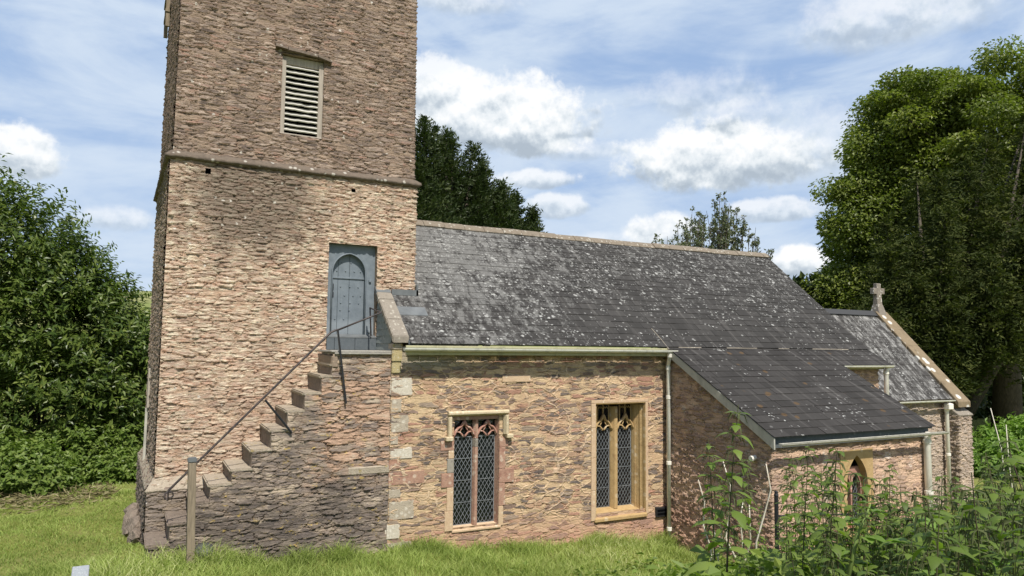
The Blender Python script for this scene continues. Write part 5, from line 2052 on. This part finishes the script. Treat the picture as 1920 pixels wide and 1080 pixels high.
M_grass = leaf_mat('grass_blades', [(0, (.15, .20, .045)), (.45, (.27, .34, .085)), (.78, (.38, .43, .14)), (1, (.62, .60, .34))], .32, .6, .2)
grass_patch('grass', 90000, (-2.5, 10.5), (6.2, 11.4), .045, .20, .011, 51, 'long seeding grass along the foot of the church wall', None, M_grass)
grass_patch('grass_tufts', 9000, (.6, 9.4), (10.85, 11.19), .08, .30, .009, 53, 'taller rough grass tufts against the wall foot', lambda x, y: .5 + .5 * np.sin(x * 6.1 + 2 * np.sin(x * 2.3)), M_grass)
grass_patch('lawn_grass', 120000, (-6, 1.2), (9, 20.5), .025, .075, .012, 52, 'mown lawn grass beside the tower', None, M_grass)

# dry cuttings raked along the brambles
rng = np.random.default_rng(61)
n = 1500
x = rng.uniform(-4.0, .1, n)
y = 16.5 + rng.normal(size=n) * .5 + .25 * np.sin(x * 2.0)
P = np.stack([x, y, gz(x, y) + rng.random(n) * .10], 1)
M_dry = leaf_mat('dry_cuttings', [(0, (.10, .085, .04)), (.5, (.20, .17, .085)), (1, (.34, .30, .17))], .1, .8, .1)
o = leaves('dry_cuttings', P, rng.normal(size=(n, 3)) * np.array([1, 1, .3]), rng.normal(size=(n, 3)), .16 * rng.uniform(.5, 1.4, n), .03, M_dry, None, rng)
tag(o, 'dry brown cuttings strewn between lawn and brambles', 'cuttings', kind='stuff')

# gravestone marker at the bottom left
m = MB()
zt_ = 1.11
m.hexa([(-.265, 7.9, .2), (-.125, 7.9, .2), (-.125, 8.1, .2), (-.265, 8.1, .2), (-.265, 7.9, zt_ - .05), (-.125, 7.9, zt_ - .05), (-.125, 8.1, zt_ + .01), (-.265, 8.1, zt_ + .01)])
o = m.build('grave_marker', M_grave, None, bevel=.006)
tag(o, 'small pale grey granite marker with sloping top on the lawn', 'gravestone')


# nettles --------------------------------------------------------
def nettle_variant(seed, h):
    """returns stem mesh, foliage mesh, tassel mesh built about the origin"""
    rng = np.random.default_rng(seed)
    lean = rng.normal(size=2) * .07
    bend = rng.normal(size=2) * .05
    def pt(f):
        return np.array([lean[0] * f * h + bend[0] * f * f * h, lean[1] * f * h + bend[1] * f * f * h, h * f])
    m = MB()
    m.tube([tuple(pt(f)) for f in np.linspace(0, 1, 9)], [.0055 * (1.1 - f * .85) for f in np.linspace(0, 1, 9)], 5)
    V, Fq, rnd = [], [], []
    T = MB()
    node = .22
    az = rng.random() * 6.28
    z = node * h
    gap = .095
    while z < h - .005:
        f = z / h
        sz = (.115 * (1 - .75 * max(0, (f - .25) / .75)) + .012) * rng.uniform(.85, 1.15)
        for s in (0, math.pi):
            a = az + s + rng.normal() * .2
            o = pt(f)
            out = np.array([math.cos(a), math.sin(a), 0])
            side = np.array([-math.sin(a), math.cos(a), 0])
            pet = sz * .35
            # drooping serrated leaf: 7 stations
            rise = rng.uniform(.15, .5)
            dr = rng.uniform(.6, 1.3)
            base_i = len(V)
            ctr, wid = [], []
            for k, (tt, ww) in enumerate(((0, .10), (.12, .62), (.25, .92), (.42, 1.0), (.6, .78), (.78, .48), (.92, .2), (1.0, 0.02))):
                d = pet + sz * tt
                zz = rise * d - dr * (sz * tt) ** 2 / sz * .9
                c = o + out * d + np.array([0, 0, zz])
                w = sz * .36 * ww * (1.0 if k % 2 else .86)
                V.append(c + side * w - np.array([0, 0, w * .25]))
                V.append(c + np.array([0, 0, .0]))
                V.append(c - side * w - np.array([0, 0, w * .25]))
            q = rng.random() * .6 + .4 * (1 - f)
            for k in range(7):
                b = base_i + k * 3
                for (p0, p1) in ((0, 1), (1, 2)):
                    Fq.append((b + p0, b + p1, b + 3 + p1, b + 3 + p0))
                    rnd.append(q)
            # petiole
            T2 = o + out * pet + np.array([0, 0, rise * pet])
            i0 = len(V)
            V += [o + np.array([0, 0, .002]), o - np.array([0, 0, .002]), T2 - np.array([0, 0, .002]), T2 + np.array([0, 0, .002])]
            Fq.append((i0, i0 + 1, i0 + 2, i0 + 3))
            rnd.append(q)
            if f > .45:
                for tq in range(3):
                    b2 = a + rng.normal() * .9
                    L = rng.uniform(.03, .075) * (1.25 - f * .6)
                    e1 = o + np.array([math.cos(b2) * L * .7, math.sin(b2) * L * .7, -L * .15])
                    e2 = o + np.array([math.cos(b2) * L, math.sin(b2) * L, -L * .9])
                    T.tube([tuple(o), tuple(e1), tuple(e2)], [.0018, .0032, .0012], 3, False)
        az += math.pi / 2 + rng.normal() * .15
        z += gap * (1.05 - .6 * f) * rng.uniform(.85, 1.15)
    return m, (np.array(V), np.array(Fq), np.array(rnd)), T


nvars = []
for i, h in enumerate((1.0, 1.15, 1.25, 1.35, 1.1, .9, 1.45, 1.05)):
    m, (V, Fq, rn), T = nettle_variant(100 + i, h)
    root = empty('nettle', (0, 0, -50), None, 'nettle', 'nettles on the bank')
    a = m.build('stem', M_stem, None)
    b = np_mesh('foliage', V, Fq, M_nettle, None, True, {'rnd': ('FACE', rn)})
    c = T.build('flower_tassel', M_tassel, None)
    for o in (a, b, c): o.parent = root
    nvars.append((root, h, [a, b, c], [False]))


def copy_nettle(i, x, y, z, rz, s, label, tilt=(0, 0)):
    root, h, kids, used = nvars[i]
    if not used[0]:
        r = root
        used[0] = True
    else:
        r = root.copy()
        COL.objects.link(r)
        for k in kids:
            c = k.copy()
            COL.objects.link(c)
            c.parent = r
    r.location = (x, y, z)
    r.rotation_euler = (tilt[0], tilt[1], rz)
    r.scale = (s, s, s)
    r['label'] = label
    return r


Fh = np.array([math.sin(Y_), math.cos(Y_)])
Rh = np.array([math.cos(Y_), -math.sin(Y_)])


def at_bearing(px, dist):
    """point on the bank at a bearing (degrees east of north) and a ground distance"""
    return dist * math.sin(px), dist * math.cos(px)


rngn = np.random.default_rng(77)
# tall single nettles: bearing deg, distance, height of the tip
tall = [(44.2, 4.2, 2.92), (45.1, 4.4, 2.62), (49.2, 3.7, 2.78), (50.2, 3.3, 2.86), (51.9, 3.5, 2.76), (53.6, 4.0, 2.62), (55.0, 4.4, 2.64), (48.3, 4.0, 2.62), (52.8, 3.4, 2.42), (56.5, 3.7, 2.62), (57.4, 3.9, 2.52), (58.6, 4.2, 2.60), (60.5, 4.0, 2.72), (61.8, 4.3, 2.78), (62.6, 3.6, 2.66), (47.0, 3.4, 2.30),
        (43.7, 4.5, 2.70), (44.9, 4.9, 2.45), (48.8, 4.4, 2.66), (49.9, 4.8, 2.52), (50.8, 3.9, 2.66), (51.3, 4.3, 2.58), (52.4, 4.5, 2.60), (53.0, 3.6, 2.70), (54.3, 3.7, 2.60), (55.6, 3.8, 2.66), (56.0, 4.8, 2.50), (57.0, 3.3, 2.62), (58.0, 4.6, 2.60), (59.2, 3.6, 2.62), (59.8, 4.6, 2.70), (60.9, 3.5, 2.66), (63.4, 4.2, 2.85), (49.6, 5.2, 2.30), (51.6, 5.0, 2.40), (53.8, 5.2, 2.35)]
cnt = 0
for (bd, dist, zt_) in tall:
    x, y = at_bearing(R(bd), dist)
    g = float(gz(x, y))
    i = cnt % 8
    s = (zt_ - g) / nvars[i][1]
    copy_nettle(i, x, y, g - .02, rngn.uniform(0, 6.28), s, 'tall flowering nettle standing above its neighbours on the bank', (rngn.normal() * .03, rngn.normal() * .03))
    cnt += 1
tries = 0
while cnt < 255 and tries < 9000:
    tries += 1
    bd = rngn.uniform(44.0, 68)
    dist = rngn.uniform(2.3, 8.2)
    x, y = at_bearing(R(bd), dist)
    if y > 7.9 and x > 9.0: continue
    if bd < 48 and (rngn.random() < .75 or dist > 6.5): continue
    if dist < 2.9 and bd < 52: continue
    if 50.0 < bd < 55.5 and dist > 5.2 and rngn.random() < .7: continue
    g = float(gz(x, y))
    # the mass keeps below a line that rises to the right
    tip_el = np.interp(bd, [44, 49.7, 53.2, 56.5, 59.7, 62.6, 68], [-14.5, -12.6, -11.2, -9.4, -8.6, -7.2, -5.5])
    ztop = 3.2 + dist * math.tan(R(tip_el + rngn.uniform(-4.5, .6)))
    hh = min(ztop - g, 1.35)
    if hh < .35: continue
    i = int(rngn.integers(8))
    s = hh / nvars[i][1]
    s = max(s, .55)
    copy_nettle(i, x, y, g - .02, rngn.uniform(0, 6.28), s, 'leafy nettle in the dense nettle bed on the right bank', (rngn.normal() * .06, rngn.normal() * .06))
    cnt += 1

# low leafy undergrowth over the bank
n = 95000
x = rngn.uniform(1.5, 14.0, n)
y = rngn.uniform(1.2, 8.3, n)
bd = np.degrees(np.arctan2(x, y))
ds = np.hypot(x, y)
k = (bd > 41 + rngn.normal(size=n) * 1.5) & (bd < 70) & (ds > 2.6) & (ds < 11.5) & ~((y > 7.6) & (x < 9.2) & (bd < 46))
x, y = x[k], y[k]
n = len(x)
hgt = (.42 + .30 * np.clip((bd[k] - 54.5) / 3, 0, 1)) * rngn.random(n) ** 1.2 * (.4 + .8 * (.5 + .5 * np.sin(x * 2.3) * np.sin(y * 2.9)))
P = np.stack([x, y, gz(x, y) + hgt], 1)
A = rngn.normal(size=(n, 3)) * np.array([1, 1, .35])
N = rngn.normal(size=(n, 3)) * .4 + np.array([0, 0, 1.0])
o = leaves('undergrowth', P, A, N, .085 * rngn.uniform(.6, 1.3, n), .05 * rngn.uniform(.8, 1.2, n), M_nettle, None, rngn, .2)
tag(o, 'low leafy undergrowth between the nettles on the bank', 'undergrowth', kind='stuff')
n = 4200
x = rngn.uniform(1.2, 6.0, n)
y = rngn.uniform(.8, 4.6, n)
bd = np.degrees(np.arctan2(x, y))
ds = np.hypot(x, y)
k = (bd > 45 + rngn.normal(size=n) * 1.2) & (bd < 70) & (ds > 2.5) & (ds < 5.5)
x, y = x[k], y[k]
n = len(x)
P = np.stack([x, y, gz(x, y) + .08 + .34 * rngn.random(n)], 1)
o = leaves('broad_undergrowth', P, rngn.normal(size=(n, 3)) * np.array([1, 1, .3]), rngn.normal(size=(n, 3)) * .35 + np.array([0, 0, 1.0]), .13 * rngn.uniform(.6, 1.25, n), .095 * rngn.uniform(.8, 1.2, n), M_bramble, None, rngn, .16)
tag(o, 'broad leaved bramble undergrowth in front of the nettles', 'undergrowth', kind='stuff')
# weeds in the grass at the bottom centre
n = 5000
x = rngn.uniform(4.0, 9.2, n)
y = rngn.uniform(6.2, 9.6, n)
cl = np.sin(x * 3.1 + 1) * np.sin(y * 3.7) + .25 * (x - 6.5)
k = cl > .35
x, y = x[k], y[k]
n = len(x)
P = np.stack([x, y, gz(x, y) + rngn.uniform(.03, .2, n)], 1)
o = leaves('weeds', P, rngn.normal(size=(n, 3)) * np.array([1, 1, .3]), rngn.normal(size=(n, 3)) * .4 + np.array([0, 0, 1.]), .10, .06, M_nettle, None, rngn, .2)
tag(o, 'broad leaved weeds growing in the long grass', 'weeds', kind='stuff')


# fresh bramble shoots in the foreground
def shoot(label, base, tip, seed, n=9, L=.13):
    rng = np.random.default_rng(seed)
    t = empty('bramble_shoot', base, label, 'bramble', 'fresh bramble shoots')
    b, e = np.array(base), np.array(tip)
    mid = (b + e) / 2 + np.array([0, 0, .05])
    m = MB()
    m.tube([tuple(b), tuple(mid), tuple(e)], [.009, .007, .003], 6)
    m.build('cane', M_shoot_stem, t, smooth=True)
    P, A, N = [], [], []
    V, Fq, rnd = [], [], []
    for k in range(n):
        f = .25 + .75 * k / (n - 1)
        o = b + (mid - b) * min(f * 2, 1) + (e - mid) * max(0, f * 2 - 1)
        a = k * 2.4 + rng.normal() * .3
        for da in (-.75, 0, .75):
            out = np.array([math.cos(a + da), math.sin(a + da), rng.uniform(-.1, .25)])
            out /= np.linalg.norm(out)
            side = np.cross(out, [0, 0, 1.0])
            side /= np.linalg.norm(side)
            sz = L * (1.15 - .7 * f) * (1.0 if da == 0 else .8)
            st_ = o + np.array([math.cos(a), math.sin(a), .1]) * sz * .45
            bi = len(V)
            for (tt, ww) in ((0, .15), (.15, .7), (.35, 1), (.55, .92), (.75, .62), (.9, .28), (1, .02)):
                c = st_ + out * sz * tt + np.array([0, 0, -.25 * sz * tt * tt])
                w = sz * .40 * ww
                V += [c + side * w + np.array([0, 0, w * .25]), c, c - side * w + np.array([0, 0, w * .25])]
            q = rng.random()
            for j in range(6):
                bb = bi + j * 3
                for (p0, p1) in ((0, 1), (1, 2)):
                    Fq.append((bb + p0, bb + p1, bb + 3 + p1, bb + 3 + p0))
                    rnd.append(q)
    np_mesh('foliage', np.array(V), np.array(Fq), M_shoot, t, True, {'rnd': ('FACE', np.array(rnd))})
    return t


M_shoot_stem = mat('green_cane', (.16, .22, .06), .5, .3)


def on_bank(bd, dist, dz=0):
    x, y = at_bearing(R(bd), dist)
    return (x, y, float(gz(x, y)) + dz)


def at_el(bd, dist, el):
    x, y = at_bearing(R(bd), dist)
    return (x, y, 3.2 + dist * math.tan(R(el)))


shoot('bright green bramble shoot leaning in front of the nettles', on_bank(58.2, 2.5), at_el(56.6, 2.9, -11.0), 1, 8, .15)
shoot('yellow-green bramble shoot crossing the lancet window', at_el(52.2, 3.2, -16.5), at_el(54.0, 3.3, -10.4), 2, 7, .10)
shoot('bramble shoot low at the right edge of the nettle bed', on_bank(62.5, 2.6), at_el(61.0, 2.9, -13.0), 3, 8, .14)
shoot('low bramble shoot in the grass left of the nettles', on_bank(42.5, 5.2), at_el(43.3, 5.3, -16.0), 4, 6, .15)

# bleached dead stalks
dead = [((43.6, 4.9), (42.4, 4.9, -9.6)), ((43.9, 4.9), (43.2, 4.9, -12.2)), ((43.4, 5.0), (43.9, 4.9, -12.5)), ((45.4, 4.8), (44.2, 4.9, -8.2)), ((45.2, 4.9), (46.0, 4.9, -11.0)), ((46.2, 4.8), (47.2, 4.8, -8.2)), ((45.9, 4.9), (45.6, 4.9, -10.8)), ((63.5, 4.6), (61.2, 4.7, -3.6)), ((62.5, 4.6), (62.0, 4.6, -4.6))]
for k, (b, e) in enumerate(dead):
    p = on_bank(*b)
    q = at_el(*e)
    m = MB()
    rr = random.Random(k)
    pts = []
    for i in range(7):
        f = i / 6
        pts.append(tuple(Vector(p).lerp(Vector(q), f) + Vector((rr.uniform(-.035, .035), rr.uniform(-.035, .035), 0)) * (1 if 0 < i < 6 else 0)))
    m.tube(pts, [q_ * (.6 if k >= 7 else 1) for q_ in (.0065, .0062, .006, .0056, .005, .0045, .003)], 6)
    o = m.build('dead_stalk', M_dead, None, smooth=True)
    tag(o, ('bleached dead stalk at the left end of the nettle bed' if k < 7 else 'bleached dead stalk sticking out of the nettles at the right edge'), 'dead stalk', 'bleached dead stalks')
